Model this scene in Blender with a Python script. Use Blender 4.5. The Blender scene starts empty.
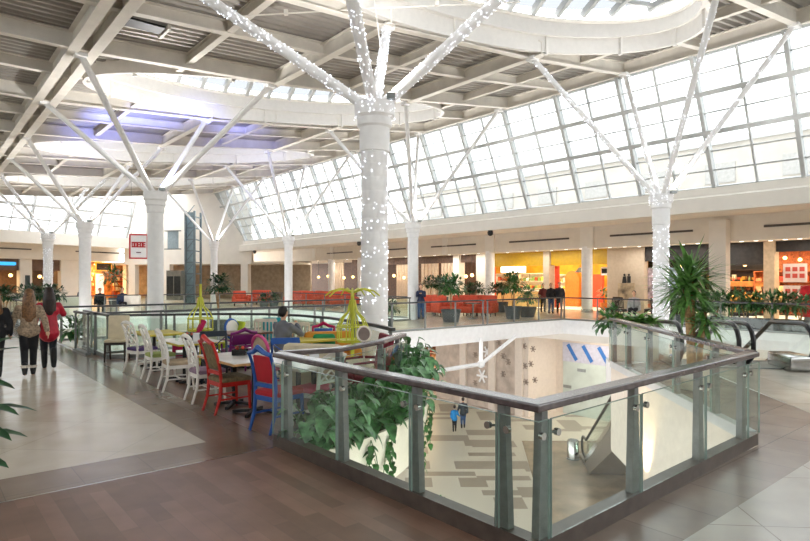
import bpy, bmesh, math, random
from mathutils import Vector, Matrix, noise
random.seed(7)
R = random.Random(11)
scene = bpy.context.scene
COL = scene.collection
F = 585.0; HZ = 279.5; CH = 1.85; CX = 405.0
UA = Vector((-0.6445, 0.7646)); UB = Vector((0.7646, 0.6445))
A_ROT = math.atan2(0.7646, -0.6445)          # heading of the a axis
B_ROT = math.atan2(0.6445, 0.7646)           # heading of the b axis

def AB(a, b, z=0.0):
    p = UA * a + UB * b
    return Vector((p.x, p.y, z))
def at(px, py, Y):                            # a point of the photo at depth Y
    return Vector(((px - CX) / F * Y, Y, CH - (py - HZ) / F * Y))
def gnd(px, py, z=0.0):
    Y = F * (CH - z) / (py - HZ)
    return Vector(((px - CX) / F * Y, Y, z))
def a_at(px, b):
    s = (px - CX) / F
    return (UB.x * b - s * UB.y * b) / (-UA.x + s * UA.y)
def head(dx, dy):                             # rotation so that local +Y points along (dx, dy)
    return math.atan2(-dx, dy)

# ------------------------------------------------------------------ materials
def lin(c):
    if isinstance(c, str):
        c = c.lstrip('#'); c = [int(c[i:i+2], 16) / 255 for i in (0, 2, 4)]
    return tuple((v / 12.92 if v <= 0.04045 else ((v + 0.055) / 1.055) ** 2.4) for v in c[:3]) + (1.0,)
MATS = {}
def mat(name, color, rough=0.5, metal=0.0, var=0.06, scale=6.0, bump=0.0, emit=None, estr=0.0, spec=0.5):
    if name in MATS: return MATS[name]
    m = bpy.data.materials.new(name); m.use_nodes = True
    nt = m.node_tree; p = nt.nodes['Principled BSDF']
    p.inputs['Roughness'].default_value = rough; p.inputs['Metallic'].default_value = metal
    p.inputs['Specular IOR Level'].default_value = spec
    c = lin(color)
    if var > 0:
        tc = nt.nodes.new('ShaderNodeTexCoord'); nz = nt.nodes.new('ShaderNodeTexNoise')
        nz.inputs['Scale'].default_value = scale; nz.inputs['Detail'].default_value = 3
        nt.links.new(tc.outputs['Object'], nz.inputs['Vector'])
        r = nt.nodes.new('ShaderNodeValToRGB')
        r.color_ramp.elements[0].color = tuple(max(0, v * (1 - var * 2)) for v in c[:3]) + (1,)
        r.color_ramp.elements[1].color = tuple(min(1, v * (1 + var * 2)) for v in c[:3]) + (1,)
        r.color_ramp.elements[0].position = 0.3; r.color_ramp.elements[1].position = 0.7
        nt.links.new(nz.outputs['Fac'], r.inputs['Fac']); nt.links.new(r.outputs['Color'], p.inputs['Base Color'])
        if bump > 0:
            b = nt.nodes.new('ShaderNodeBump'); b.inputs['Strength'].default_value = bump; b.inputs['Distance'].default_value = 0.02
            nt.links.new(nz.outputs['Fac'], b.inputs['Height']); nt.links.new(b.outputs['Normal'], p.inputs['Normal'])
    else:
        p.inputs['Base Color'].default_value = c
    if emit is not None:
        p.inputs['Emission Color'].default_value = lin(emit); p.inputs['Emission Strength'].default_value = estr
    MATS[name] = m
    return m
def glassmat(name, tint, refl=0.06, rough=0.01):
    m = bpy.data.materials.new(name); m.use_nodes = True; nt = m.node_tree
    for n in list(nt.nodes): nt.nodes.remove(n)
    out = nt.nodes.new('ShaderNodeOutputMaterial'); mx = nt.nodes.new('ShaderNodeMixShader')
    tr = nt.nodes.new('ShaderNodeBsdfTransparent'); gl = nt.nodes.new('ShaderNodeBsdfGlossy')
    fr = nt.nodes.new('ShaderNodeLayerWeight'); fr.inputs['Blend'].default_value = .5
    pw = nt.nodes.new('ShaderNodeMath'); pw.operation = 'POWER'; pw.inputs[1].default_value = 4.0
    mul = nt.nodes.new('ShaderNodeMath'); mul.operation = 'MULTIPLY_ADD'; mul.inputs[1].default_value = refl; mul.inputs[2].default_value = .03 * refl
    tr.inputs['Color'].default_value = lin(tint); gl.inputs['Roughness'].default_value = rough
    nt.links.new(fr.outputs['Facing'], pw.inputs[0]); nt.links.new(pw.outputs[0], mul.inputs[0]); nt.links.new(mul.outputs[0], mx.inputs[0])
    nt.links.new(tr.outputs[0], mx.inputs[1]); nt.links.new(gl.outputs[0], mx.inputs[2])
    nt.links.new(mx.outputs[0], out.inputs[0]); MATS[name] = m
    return m
def tilemat(name, c1, c2, w, h, rot, mortar, msize=0.006, rough=0.3, bias=0.0, offset=0.0, nscale=2.0, spec=0.5):
    m = bpy.data.materials.new(name); m.use_nodes = True; nt = m.node_tree; p = nt.nodes['Principled BSDF']
    tc = nt.nodes.new('ShaderNodeTexCoord'); mp = nt.nodes.new('ShaderNodeMapping'); mp.inputs['Rotation'].default_value = (0, 0, rot)
    bk = nt.nodes.new('ShaderNodeTexBrick'); bk.inputs['Scale'].default_value = 1.0
    bk.inputs['Brick Width'].default_value = w; bk.inputs['Row Height'].default_value = h
    bk.inputs['Color1'].default_value = lin(c1); bk.inputs['Color2'].default_value = lin(c2); bk.inputs['Mortar'].default_value = lin(mortar)
    bk.inputs['Mortar Size'].default_value = msize; bk.inputs['Bias'].default_value = bias; bk.offset = offset
    nz = nt.nodes.new('ShaderNodeTexNoise'); nz.inputs['Scale'].default_value = nscale; nz.inputs['Detail'].default_value = 5
    mx = nt.nodes.new('ShaderNodeMix'); mx.data_type = 'RGBA'; mx.blend_type = 'OVERLAY'; mx.inputs[0].default_value = 0.35
    nt.links.new(tc.outputs['Object'], mp.inputs['Vector']); nt.links.new(mp.outputs[0], bk.inputs['Vector']); nt.links.new(mp.outputs[0], nz.inputs['Vector'])
    nt.links.new(bk.outputs['Color'], mx.inputs[6]); nt.links.new(nz.outputs['Fac'], mx.inputs[7]); nt.links.new(mx.outputs[2], p.inputs['Base Color'])
    p.inputs['Roughness'].default_value = rough; p.inputs['Specular IOR Level'].default_value = spec
    MATS[name] = m
    return m
def patchmat(name, c1, c2, w, h, thr, rough=0.3):      # random rectangular tiles of a second colour
    m = bpy.data.materials.new(name); m.use_nodes = True; nt = m.node_tree; p = nt.nodes['Principled BSDF']
    tc = nt.nodes.new('ShaderNodeTexCoord')
    def cells(w, h, ox):
        a = nt.nodes.new('ShaderNodeVectorMath'); a.operation = 'ADD'; a.inputs[1].default_value = (ox, ox * .7, 0)
        d = nt.nodes.new('ShaderNodeVectorMath'); d.operation = 'DIVIDE'; d.inputs[1].default_value = (w, h, 1000)
        f = nt.nodes.new('ShaderNodeVectorMath'); f.operation = 'FLOOR'
        n = nt.nodes.new('ShaderNodeTexWhiteNoise'); n.noise_dimensions = '2D'
        nt.links.new(tc.outputs['Object'], a.inputs[0]); nt.links.new(a.outputs[0], d.inputs[0]); nt.links.new(d.outputs[0], f.inputs[0]); nt.links.new(f.outputs[0], n.inputs['Vector'])
        g = nt.nodes.new('ShaderNodeMath'); g.operation = 'LESS_THAN'; g.inputs[1].default_value = thr
        nt.links.new(n.outputs['Value'], g.inputs[0]); return g
    g1 = cells(w, h, 0); g2 = cells(w * 2, h * .5, 3.3)
    mxm = nt.nodes.new('ShaderNodeMath'); mxm.operation = 'MAXIMUM'
    nt.links.new(g1.outputs[0], mxm.inputs[0]); nt.links.new(g2.outputs[0], mxm.inputs[1])
    mx = nt.nodes.new('ShaderNodeMix'); mx.data_type = 'RGBA'; mx.inputs[6].default_value = lin(c1); mx.inputs[7].default_value = lin(c2)
    nt.links.new(mxm.outputs[0], mx.inputs[0]); nt.links.new(mx.outputs[2], p.inputs['Base Color']); p.inputs['Roughness'].default_value = rough
    MATS[name] = m
    return m

WHITE = mat('white_paint', '#F0F0F0', .45, var=.02)
STEELW = mat('white_steel', '#E6E2DA', .5, var=.03, scale=3)
BEAMW = mat('beam_paint', '#E2DDD4', .55, var=.04, scale=2)
DECK = mat('roof_deck', '#A09A92', .55, metal=.2, var=.06, scale=1)
DECKL = mat('light_roof_deck', '#A39E97', .5, metal=.2, var=.06, scale=1)
PLASTER = mat('plaster', '#E6E1D8', .7, var=.015, scale=2)
FASCIA = mat('fascia_board', '#E2DACD', .65, var=.02, scale=2)
DRUM = mat('drum_white', '#DEDBD6', .6, var=.015)
GREYM = mat('grey_steel', '#8E9290', .35, metal=.7, var=.04)
MULL = mat('mullion_grey', '#B9BBBA', .5, var=.03)
POSTM = mat('post_steel', '#7C7E7D', .4, metal=.15, var=.05, scale=20)
RAILW = mat('rail_top', '#54494A', .2, var=.12, scale=14, spec=.9)
RAILD = mat('far_rail', '#3C3E40', .35, var=.05)
CURB = mat('bronze_curb', '#61564F', .35, metal=.35, var=.08, scale=8)
CHROME = mat('chrome', '#B5B5B2', .2, metal=1, var=.03)
BLACK = mat('black', '#17181A', .45, var=.1)
RUBBER = mat('black_rubber', '#141416', .35, var=.05)
SLATD = mat('vent_dark', '#5A544E', .6, var=.05)
GLASS = glassmat('rail_glass', '#F7FCF9', .6)
GEDGE = mat('glass_edge', '#8FA39B', .2, var=.05)
WGLASS = glassmat('window_glass', '#C2C7C9', .4)
SGLASS = glassmat('skylight_glass', '#6E7174', .3)
ROOFOUT = mat('roof_membrane', '#8A8A88', .8, var=.05)
BULB = mat('fairy_bulb', '#FFFFFF', .3, var=0, emit='#E8F0FF', estr=2.2)
LAMPW = mat('lamp_warm', '#FFE2B0', .4, var=0, emit='#FFC878', estr=3)
LAMPC = mat('lamp_cool', '#FFFFFF', .4, var=0, emit='#FFF4E4', estr=3)
LEAF = mat('leaf_green', '#3E7038', .4, var=.3, scale=9)
LEAFD = mat('leaf_dark', '#27502E', .4, var=.3, scale=9)
LEAFB = mat('leaf_bright', '#6FA043', .4, var=.25, scale=9)
LEAFG = mat('leaf_sage', '#5C8A5A', .35, var=.35, scale=12)
SOIL = mat('soil', '#3A2C22', .9, var=.2)
TRUNK = mat('trunk', '#9A7A55', .8, var=.2, scale=20, bump=.4)
POT = mat('grey_pot', '#5C5F63', .5, var=.05)
CREAM = mat('cream_shell', '#EFE7D8', .4, var=.02)
WOOD = mat('table_wood', '#C99A62', .4, var=.12, scale=12)
SKIN = mat('skin', '#D9A98A', .5, var=.04)

# ------------------------------------------------------------------ geometry
class MB:
    def __init__(s): s.v = []; s.f = []; s.m = []; s.mi = 0; s.sm = []
    def add(s, vs, fs, smooth=False):
        o = len(s.v); s.v += [Vector(v) for v in vs]
        for f in fs: s.f.append([i + o for i in f]); s.m.append(s.mi); s.sm.append(smooth)
        return s
    def box(s, c, d, rz=0.0, rx=0.0, ry=0.0, taper=1.0):
        x, y, z = d[0] / 2, d[1] / 2, d[2] / 2; t = taper
        vs = [(-x, -y, -z), (x, -y, -z), (x, y, -z), (-x, y, -z), (-x*t, -y*t, z), (x*t, -y*t, z), (x*t, y*t, z), (-x*t, y*t, z)]
        M = Matrix.Translation(Vector(c)) @ Matrix.Rotation(rz, 4, 'Z') @ Matrix.Rotation(rx, 4, 'X') @ Matrix.Rotation(ry, 4, 'Y')
        return s.add([M @ Vector(v) for v in vs], [(0,3,2,1), (4,5,6,7), (0,1,5,4), (1,2,6,5), (2,3,7,6), (3,0,4,7)])
    def rbox(s, c, d, r=0.02, rz=0.0, rx=0.0, ry=0.0, seg=2):   # box with rounded edges
        bm = bmesh.new(); bmesh.ops.create_cube(bm, size=1.0)
        for v in bm.verts: v.co = Vector((v.co.x * d[0], v.co.y * d[1], v.co.z * d[2]))
        r = min(r, min(d) * .45)
        bmesh.ops.bevel(bm, geom=bm.edges[:], offset=r, segments=seg, profile=.5, affect='EDGES')
        M = Matrix.Translation(Vector(c)) @ Matrix.Rotation(rz, 4, 'Z') @ Matrix.Rotation(rx, 4, 'X') @ Matrix.Rotation(ry, 4, 'Y')
        bm.verts.index_update()
        s.add([M @ v.co for v in bm.verts], [[v.index for v in f.verts] for f in bm.faces], True); bm.free(); return s
    def bar(s, p0, p1, w, h, up=(0, 0, 1)):
        p0 = Vector(p0); p1 = Vector(p1); d = (p1 - p0).normalized(); u = Vector(up)
        x = d.cross(u)
        if x.length < 1e-4: x = d.cross(Vector((1, 0, 0)))
        x.normalize(); u = x.cross(d).normalized()
        vs = [p + x * a * w / 2 + u * b * h / 2 for p in (p0, p1) for a, b in ((-1, -1), (1, -1), (1, 1), (-1, 1))]
        return s.add(vs, [(0,1,2,3), (7,6,5,4), (0,4,5,1), (1,5,6,2), (2,6,7,3), (3,7,4,0)])
    def ibeam(s, p0, p1, w, h, t=.03):
        p0 = Vector(p0); p1 = Vector(p1); k = Vector((0, 0, h / 2 - t / 2))
        s.bar(p0 + k, p1 + k, w, t); s.bar(p0 - k, p1 - k, w, t); return s.bar(p0, p1, t, h - 2 * t)
    def tube(s, pts, r, n=10, caps=True):
        pts = [Vector(p) for p in pts]; rs = r if isinstance(r, (list, tuple)) else [r] * len(pts)
        vs = []; fs = []; ref = None
        for i, p in enumerate(pts):
            d = (pts[min(i + 1, len(pts) - 1)] - pts[max(i - 1, 0)]).normalized()
            if ref is None:
                ref = d.cross(Vector((0, 0, 1)))
                if ref.length < 1e-3: ref = Vector((1, 0, 0))
            x = (ref - d * ref.dot(d)).normalized(); y = d.cross(x); ref = x
            vs += [p + (x * math.cos(k * 2 * math.pi / n) + y * math.sin(k * 2 * math.pi / n)) * rs[i] for k in range(n)]
        for i in range(len(pts) - 1):
            for k in range(n): fs.append((i*n+k, i*n+(k+1) % n, (i+1)*n+(k+1) % n, (i+1)*n+k))
        if caps: fs.append(tuple(range(n))[::-1]); fs.append(tuple((len(pts)-1)*n + k for k in range(n)))
        return s.add(vs, fs, True)
    def lathe(s, prof, c=(0, 0, 0), n=24, smooth=True):
        c = Vector(c); vs = []; fs = []
        for r, z in prof: vs += [c + Vector((r * math.cos(k*2*math.pi/n), r * math.sin(k*2*math.pi/n), z)) for k in range(n)]
        for i in range(len(prof) - 1):
            for k in range(n): fs.append((i*n+k, i*n+(k+1) % n, (i+1)*n+(k+1) % n, (i+1)*n+k))
        fs.append(tuple(range(n))[::-1]); fs.append(tuple((len(prof)-1)*n + k for k in range(n)))
        return s.add(vs, fs, smooth)
    def ball(s, c, r, n=10, m=7):
        rx, ry, rz = (r, r, r) if not isinstance(r, (tuple, list)) else r
        c = Vector(c); vs = [c + Vector((0, 0, -rz))]; fs = []
        for i in range(1, m):
            t = -math.pi / 2 + math.pi * i / m
            vs += [c + Vector((rx*math.cos(t)*math.cos(k*2*math.pi/n), ry*math.cos(t)*math.sin(k*2*math.pi/n), rz*math.sin(t))) for k in range(n)]
        vs.append(c + Vector((0, 0, rz)))
        for k in range(n): fs.append((0, 1 + (k+1) % n, 1 + k))
        for i in range(m - 2):
            for k in range(n): a = 1 + i*n; fs.append((a+k, a+(k+1) % n, a+n+(k+1) % n, a+n+k))
        a = 1 + (m-2)*n
        for k in range(n): fs.append((a+k, a+(k+1) % n, len(vs)-1))
        return s.add(vs, fs, True)
    def prism(s, poly, z0, z1):
        n = len(poly); area = sum(poly[i][0]*poly[(i+1) % n][1] - poly[(i+1) % n][0]*poly[i][1] for i in range(n))
        if area < 0: poly = poly[::-1]
        vs = [Vector((p[0], p[1], z0)) for p in poly] + [Vector((p[0], p[1], z1)) for p in poly]
        return s.add(vs, [tuple(range(n))[::-1], tuple(range(n, 2*n))] + [(i, (i+1) % n, n+(i+1) % n, n+i) for i in range(n)])
    def sweep(s, pts, w, z0, z1, closed=False, off=0.0):       # flat bar along a ground path, mitred
        P = [Vector((p[0], p[1])) for p in pts]; n = len(P); L = []; Rr = []
        for i in range(n):
            d0 = (P[i] - P[i-1]).normalized() if i > 0 else (P[1] - P[0]).normalized()
            d1 = (P[i+1] - P[i]).normalized() if i < n-1 else d0
            n0 = Vector((-d0.y, d0.x)); n1 = Vector((-d1.y, d1.x)); mm = (n0 + n1).normalized(); k = 1 / max(.35, mm.dot(n0))
            L.append(P[i] + mm * (off + w/2) * k); Rr.append(P[i] + mm * (off - w/2) * k)
        vs = []
        for i in range(n): vs += [(*L[i], z0), (*Rr[i], z0), (*Rr[i], z1), (*L[i], z1)]
        fs = [(0, 1, 2, 3), tuple(4*(n-1)+k for k in (3, 2, 1, 0))]
        for i in range(n-1):
            for k in range(4): fs.append((4*i+k, 4*i+4+k, 4*i+4+(k+1) % 4, 4*i+(k+1) % 4))
        return s.add(vs, fs)
    def build(s, name, m, parent=None, fix=True, bevel=0.0):
        me = bpy.data.meshes.new(name); loc = parent_org(parent)
        me.from_pydata([tuple(loc @ v) for v in s.v], [], s.f)
        ms = m if isinstance(m, (list, tuple)) else [m]
        for q in ms: me.materials.append(q)
        for p, i, sm in zip(me.polygons, s.m, s.sm): p.material_index = i; p.use_smooth = sm
        if fix:
            bm = bmesh.new(); bm.from_mesh(me); bmesh.ops.recalc_face_normals(bm, faces=bm.faces); bm.to_mesh(me); bm.free()
        if any(s.sm): me.set_sharp_from_angle(angle=.7)
        me.update()
        o = bpy.data.objects.new(name, me); COL.objects.link(o)
        if parent: o.parent = parent
        if bevel > 0:
            md = o.modifiers.new('bev', 'BEVEL'); md.width = bevel; md.segments = 2; md.limit_method = 'ANGLE'
        return o
def parent_org(parent):                       # meshes are written in world space (or prototype space) and stored relative to the parent
    M = Matrix.Identity(4); p = parent
    while p: M = Matrix.Translation(p.location) @ p.rotation_euler.to_matrix().to_4x4() @ M; p = p.parent
    return M.inverted()
def tag(o, label=None, cat=None, group=None, kind=None):
    if label: o['label'] = label
    if cat: o['category'] = cat
    if group: o['group'] = group
    if kind: o['kind'] = kind
    return o
def thing(name, label, cat, loc=(0, 0, 0), rz=0.0, group=None, kind=None):
    o = bpy.data.objects.new(name, None); COL.objects.link(o); o.location = loc; o.rotation_euler = (0, 0, rz); o.empty_display_size = .1
    return tag(o, label, cat, group, kind)
def struct(name, mb, m, **k):
    o = mb.build(name, m, **k); o['kind'] = 'structure'; return o
def dup(root, loc, rz=0.0, label=None, group=None, scale=None):
    r = root.copy(); COL.objects.link(r); r.location = loc; r.rotation_euler = (0, 0, rz)
    if label: r['label'] = label
    if group: r['group'] = group
    if scale: r.scale = scale
    for ch in root.children:
        c = ch.copy(); COL.objects.link(c); c.parent = r
        for g in ch.children:
            d = g.copy(); COL.objects.link(d); d.parent = c
    return r

# ------------------------------------------------------------------ camera, world, lights
cam = bpy.data.cameras.new('camera'); co = bpy.data.objects.new('camera', cam); COL.objects.link(co)
co.location = (0, 0, CH); co.rotation_euler = (math.pi/2, 0, 0); cam.sensor_width = 36; cam.lens = 36 * F / 810
cam.shift_y = (HZ - 270.5) / 810; cam.clip_end = 500; scene.camera = co
w = bpy.data.worlds.new('overcast_sky'); scene.world = w; w.use_nodes = True
nt = w.node_tree; bg = nt.nodes['Background']
tc = nt.nodes.new('ShaderNodeTexCoord'); nz = nt.nodes.new('ShaderNodeTexNoise'); nz.inputs['Scale'].default_value = 2.5; nz.inputs['Detail'].default_value = 4
rp = nt.nodes.new('ShaderNodeValToRGB'); rp.color_ramp.elements[0].color = (.94, .95, .97, 1); rp.color_ramp.elements[1].color = (1, 1, 1, 1)
nt.links.new(tc.outputs['Generated'], nz.inputs['Vector']); nt.links.new(nz.outputs['Fac'], rp.inputs['Fac']); nt.links.new(rp.outputs[0], bg.inputs['Color'])
bg.inputs['Strength'].default_value = 3.6
vs = scene.view_settings; scene.display_settings.display_device = 'sRGB'
vs.view_transform = 'Standard'; vs.look = 'None'; vs.gamma = 1; vs.use_curve_mapping = False; vs.exposure = 0.76
cy = scene.cycles; cy.transparent_max_bounces = 40; cy.max_bounces = 10; cy.diffuse_bounces = 6; cy.glossy_bounces = 4; cy.sample_clamp_indirect = 6; cy.use_denoising = True
def portal(center, axis_u, axis_v, su, sv):    # daylight opening, marked as a portal for the sky light
    l = bpy.data.lights.new('window_daylight', 'AREA'); l.shape = 'RECTANGLE'; l.size = su; l.size_y = sv; l.cycles.is_portal = True
    o = bpy.data.objects.new('window_daylight', l); COL.objects.link(o)
    u = Vector(axis_u).normalized(); v = Vector(axis_v).normalized(); n = u.cross(v)
    o.matrix_world = Matrix.Translation(Vector(center)) @ Matrix((u, v, n)).transposed().to_4x4()
    return o
def lamp(name, kind, loc, energy, color=(1, .85, .65), size=.5, sy=None, rot=(0, 0, 0), angle=None):
    l = bpy.data.lights.new(name, kind); l.energy = energy; l.color = color
    if kind == 'AREA':
        l.size = size
        if sy: l.shape = 'RECTANGLE'; l.size_y = sy
    elif kind == 'SPOT': l.spot_size = angle or 1.2; l.spot_blend = .6; l.shadow_soft_size = size
    else: l.shadow_soft_size = size
    o = bpy.data.objects.new(name, l); COL.objects.link(o); o.location = loc; o.rotation_euler = rot
    return o

# ------------------------------------------------------------------ the setting: floors
CORR = mat('beige_tile_plain', '#CFC6B6', .3, var=.03)
TILE_L = tilemat('beige_tile', '#D3CAB9', '#CCC2B0', 1.2, 1.2, -A_ROT + math.pi/4, '#B0A696', .004, .22)
TILE_R = tilemat('pale_diamond_tile', '#B9B3A6', '#AFA89B', 1.15, 1.15, -B_ROT + math.pi/4, '#857C70', .006, .25)
TILE_B = tilemat('brown_tile', '#8A7666', '#806D5D', .6, .6, -A_ROT, '#6E6257', .004, .2)
TILE_G = tilemat('grey_brown_tile', '#8A7A6C', '#807164', .6, .6, -A_ROT, '#665C52', .004, .25)
PLANK = tilemat('plank_floor', '#957260', '#7A5D4C', 1.0, .13, -A_ROT, '#7A6152', .002, .38, offset=.37, nscale=3.5)
CAFEW = tilemat('cafe_wood', '#86634F', '#735543', 1.2, .12, -A_ROT, '#453329', .003, .28, offset=.4, nscale=4)
PLAZA = tilemat('plaza_tile', '#CDBFAC', '#C2B39F', .9, .9, -A_ROT, '#A99B88', .004, .25)
LOWER = patchmat('lower_patch_tile', '#D9D1C4', '#A4978A', 1.0, 1.0, .15)
LOWER2 = mat('lower_brown_tile', '#A3917C', .25, var=.12, scale=1.2)

def abp(*q): return [tuple(AB(a, b)[:2]) for a, b in q]
Lp = Vector((-1.46, 6.56)); Cp = Vector((.862, 3.88)); Rp = Vector((3.97, 6.6)); Pp = Vector((4.4, 12.4))
Lp = Vector((-1.42, 6.55)); Cp = Vector((.868, 3.88)); Rp = Vector((3.92, 6.6))
CURVE = [Lp, Vector((-.83, 6.95)), Vector((-.335, 7.85)), Vector((-.03, 8.9)), Vector((-.2, 9.8)), Vector((-.55, 10.7)), Vector((-.95, 11.5)), Vector((-1.6, 12.7)), Vector((-2.44, 13.6)), Vector((-3.4, 14.15)), Vector((-4.6, 14.2)), Vector((-6.9, 13.65)), Vector((-8.55, 15.6))]
SL = .62
def slab(name, poly, m, z1=0.0, z0=-SL):
    mb = MB(); mb.prism(poly, z0, z1); return struct(name, mb, m)
# base slabs (white edged), top finishes lie a few millimetres above
slab('floor_slab_left', abp((-11, -9.5), (66, -9.5), (66, 3.3), (17.0, 3.3), (14.6, 3.3), (5.96, 3.1), (2.45, 3.1), (2.45, -9.5), (-11, -9.5))[:7] + abp((-11, 3.1)), WHITE, -.004)
slab('floor_slab_cafe', [tuple(p) for p in CURVE] + abp((17.0, 2.9), (5.96, 2.8)), WHITE, -.0045)
slab('floor_slab_front', abp((-11, 3.1), (2.45, 3.1), (2.45, 7.3)) + [tuple(Pp), (4.72, 13.75), (5.8, 13.75), (5.8, 13.3), (9.7, 13.3)] + abp((4.0, 22.8), (-11, 22.8)), WHITE, -.004)
slab('floor_slab_bridge', abp((15.8, 3.3), (15.8, 18.0), (20.4, 18.0), (20.4, 3.3)), WHITE, -.004)
slab('floor_slab_right', abp((-11, 22.8), (15.8, 22.8), (15.8, 18.0), (66, 18.0), (66, 36), (-11, 36)), WHITE, -.004)
slab('floor_slab_far', abp((33, 3.3), (66, 3.3), (66, 18), (33, 18)), WHITE, -.004)
Z = -.004
slab('floor_corridor_tile', abp((6.55, -9.4), (66, -9.4), (66, 2.56), (6.55, 2.56)), TILE_L, 0, Z)
slab('floor_brown_border', abp((5.88, -9.4), (6.55, -9.4), (6.55, 2.56), (66, 2.56), (66, 3.25), (6.6, 3.2), (5.87, 3.16)), TILE_B, 0, Z)
slab('floor_planks', abp((-10.9, -9.4), (5.86, -9.4), (5.86, 3.12), (-10.9, 3.16)), PLANK, 0, Z)
mb = MB(); mb.prism(abp((5.86, -9.4), (5.88, -9.4), (5.88, 3.05), (5.86, 3.05)), Z, .001); struct('trim_floor_strip', mb, CHROME)
slab('floor_cafe_wood', [tuple(p) for p in CURVE[1:]] + abp((17.0, 2.95), (6.2, 2.95)), CAFEW, -.001, Z)
slab('floor_grey_border', abp((1.9, 3.05), (2.45, 3.05), (2.45, 7.2)) + [(3.98, 6.72), (4.46, 12.5), (5.4, 13.1), (6.2, 13.1)] + [(5.6, 8.0)] + abp((1.9, 8.6)), TILE_G, 0, Z)
slab('floor_diamond_tile', abp((-10.9, 3.05), (1.9, 3.05), (1.9, 8.6)) + [(5.6, 8.0), (6.2, 12.4), (9.6, 12.4)] + abp((3.9, 22.7), (-10.9, 22.7)), TILE_R, 0, Z)
slab('floor_escalator_apron', [(6.2, 12.4), (9.6, 12.4), (9.45, 13.25), (5.6, 13.25)], GREYM, 0, Z)
slab('floor_bridge_tile', abp((15.85, 3.3), (15.85, 18.0), (20.35, 18.0), (20.35, 3.3)), PLAZA, 0, Z)
slab('floor_plaza_tile', abp((-10.9, 22.9), (15.85, 22.9), (15.85, 18.0), (66, 18.05), (66, 31.2), (-10.9, 31.2)), PLAZA, 0, Z)
slab('floor_far_tile', abp((33.1, 3.3), (66, 3.3), (66, 18), (33.1, 18)), PLAZA, 0, Z)
LZ = -5.6
mb = MB(); mb.prism(abp((-11, -2), (66, -2), (66, 36), (-11, 36)), LZ - .3, LZ); struct('floor_lower', mb, LOWER)
slab('floor_lower_brown', [(5.4, 27.0), (13.5, 27.0), (13.5, 10), (3.4, 10), (4.2, 17)], LOWER2, LZ + .004, LZ + .0005)
# ------------------------------------------------------------------ roof
ZR = [(-11, 7.85), (3.5, 7.9), (9.2, 8.25), (15.1, 8.87), (21.2, 9.7)]
def zr(b):
    for (b0, z0), (b1, z1) in zip(ZR, ZR[1:]):
        if b <= b1: return z0 + (z1 - z0) * (b - b0) / (b1 - b0)
    return ZR[-1][1]
PITCH = 11.44; A0 = 8.9
SKY = [A0 + PITCH * k for k in range(-1, 5)]           # skylight centres
SB, SHA, SHB = 11.6, 2.62, 7.3
def gaps(a, pad=0.0):                                     # b interval opened by a skylight at this a
    for c in SKY:
        t = (a - c) / (SHA + pad)
        if abs(t) < 1: h = (SHB + pad) * math.sqrt(1 - t * t); return (SB - h, SB + h)
    return None
def agap(b, pad=0.0):
    t = (b - SB) / (SHB + pad)
    if abs(t) >= 1: return []
    h = (SHA + pad) * math.sqrt(1 - t * t); return [(c - h, c + h) for c in SKY]
BE = 21.2; AMAX = 56.0
def wallcut(b): return min(AMAX, 52.5 + .36 * (b - 5))   # the roof ends at the far gable glazing
bs = [-10, 3.5, 9.2, 15.1, BE]
mbL = MB(); DH = .5
a = -10.0; prof = [0, .09, .14, .23]; hz = [0, 0, .11, .11]
alist = []
while a < AMAX:
    for o, h in zip(prof, hz): alist.append((a + o, h))
    a += .28
for (a0, h0), (a1, h1) in zip(alist, alist[1:]):
    am = (a0 + a1) / 2; g = gaps(am, .12); iv = [(-10, BE)] if not g else [(-10, g[0]), (g[1], BE)]
    for i0, i1 in iv:
        cut = [i0] + [b for b in bs if i0 < b < i1] + [i1]
        for b0, b1 in zip(cut, cut[1:]):
            if am > wallcut(b0): continue
            mbL.add([AB(a0, b0, zr(b0) + DH + h0), AB(a1, b0, zr(b0) + DH + h1), AB(a1, b1, zr(b1) + DH + h1), AB(a0, b1, zr(b1) + DH + h0)], [(0, 1, 2, 3)])
struct('ceiling_deck', mbL, DECKL, fix=False)
# weather skin above the deck, keeps the sky out of the corrugations
mb = MB()
for i in range(len(alist) - 4):
    if i % 4: continue
    a0 = alist[i][0]; a1 = alist[i+4][0]; g = gaps((a0 + a1) / 2, .16); iv = [(-10, BE)] if not g else [(-10, g[0]), (g[1], BE)]
    for i0, i1 in iv:
        cut = [i0] + [b for b in bs if i0 < b < i1] + [i1]
        for b0, b1 in zip(cut, cut[1:]): mb.add([AB(a0, b0, zr(b0)+DH+.2), AB(a1, b0, zr(b0)+DH+.2), AB(a1, b1, zr(b1)+DH+.2), AB(a0, b1, zr(b1)+DH+.2)], [(0, 1, 2, 3)])
struct('ceiling_roof_skin', mb, ROOFOUT, fix=False)
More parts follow.
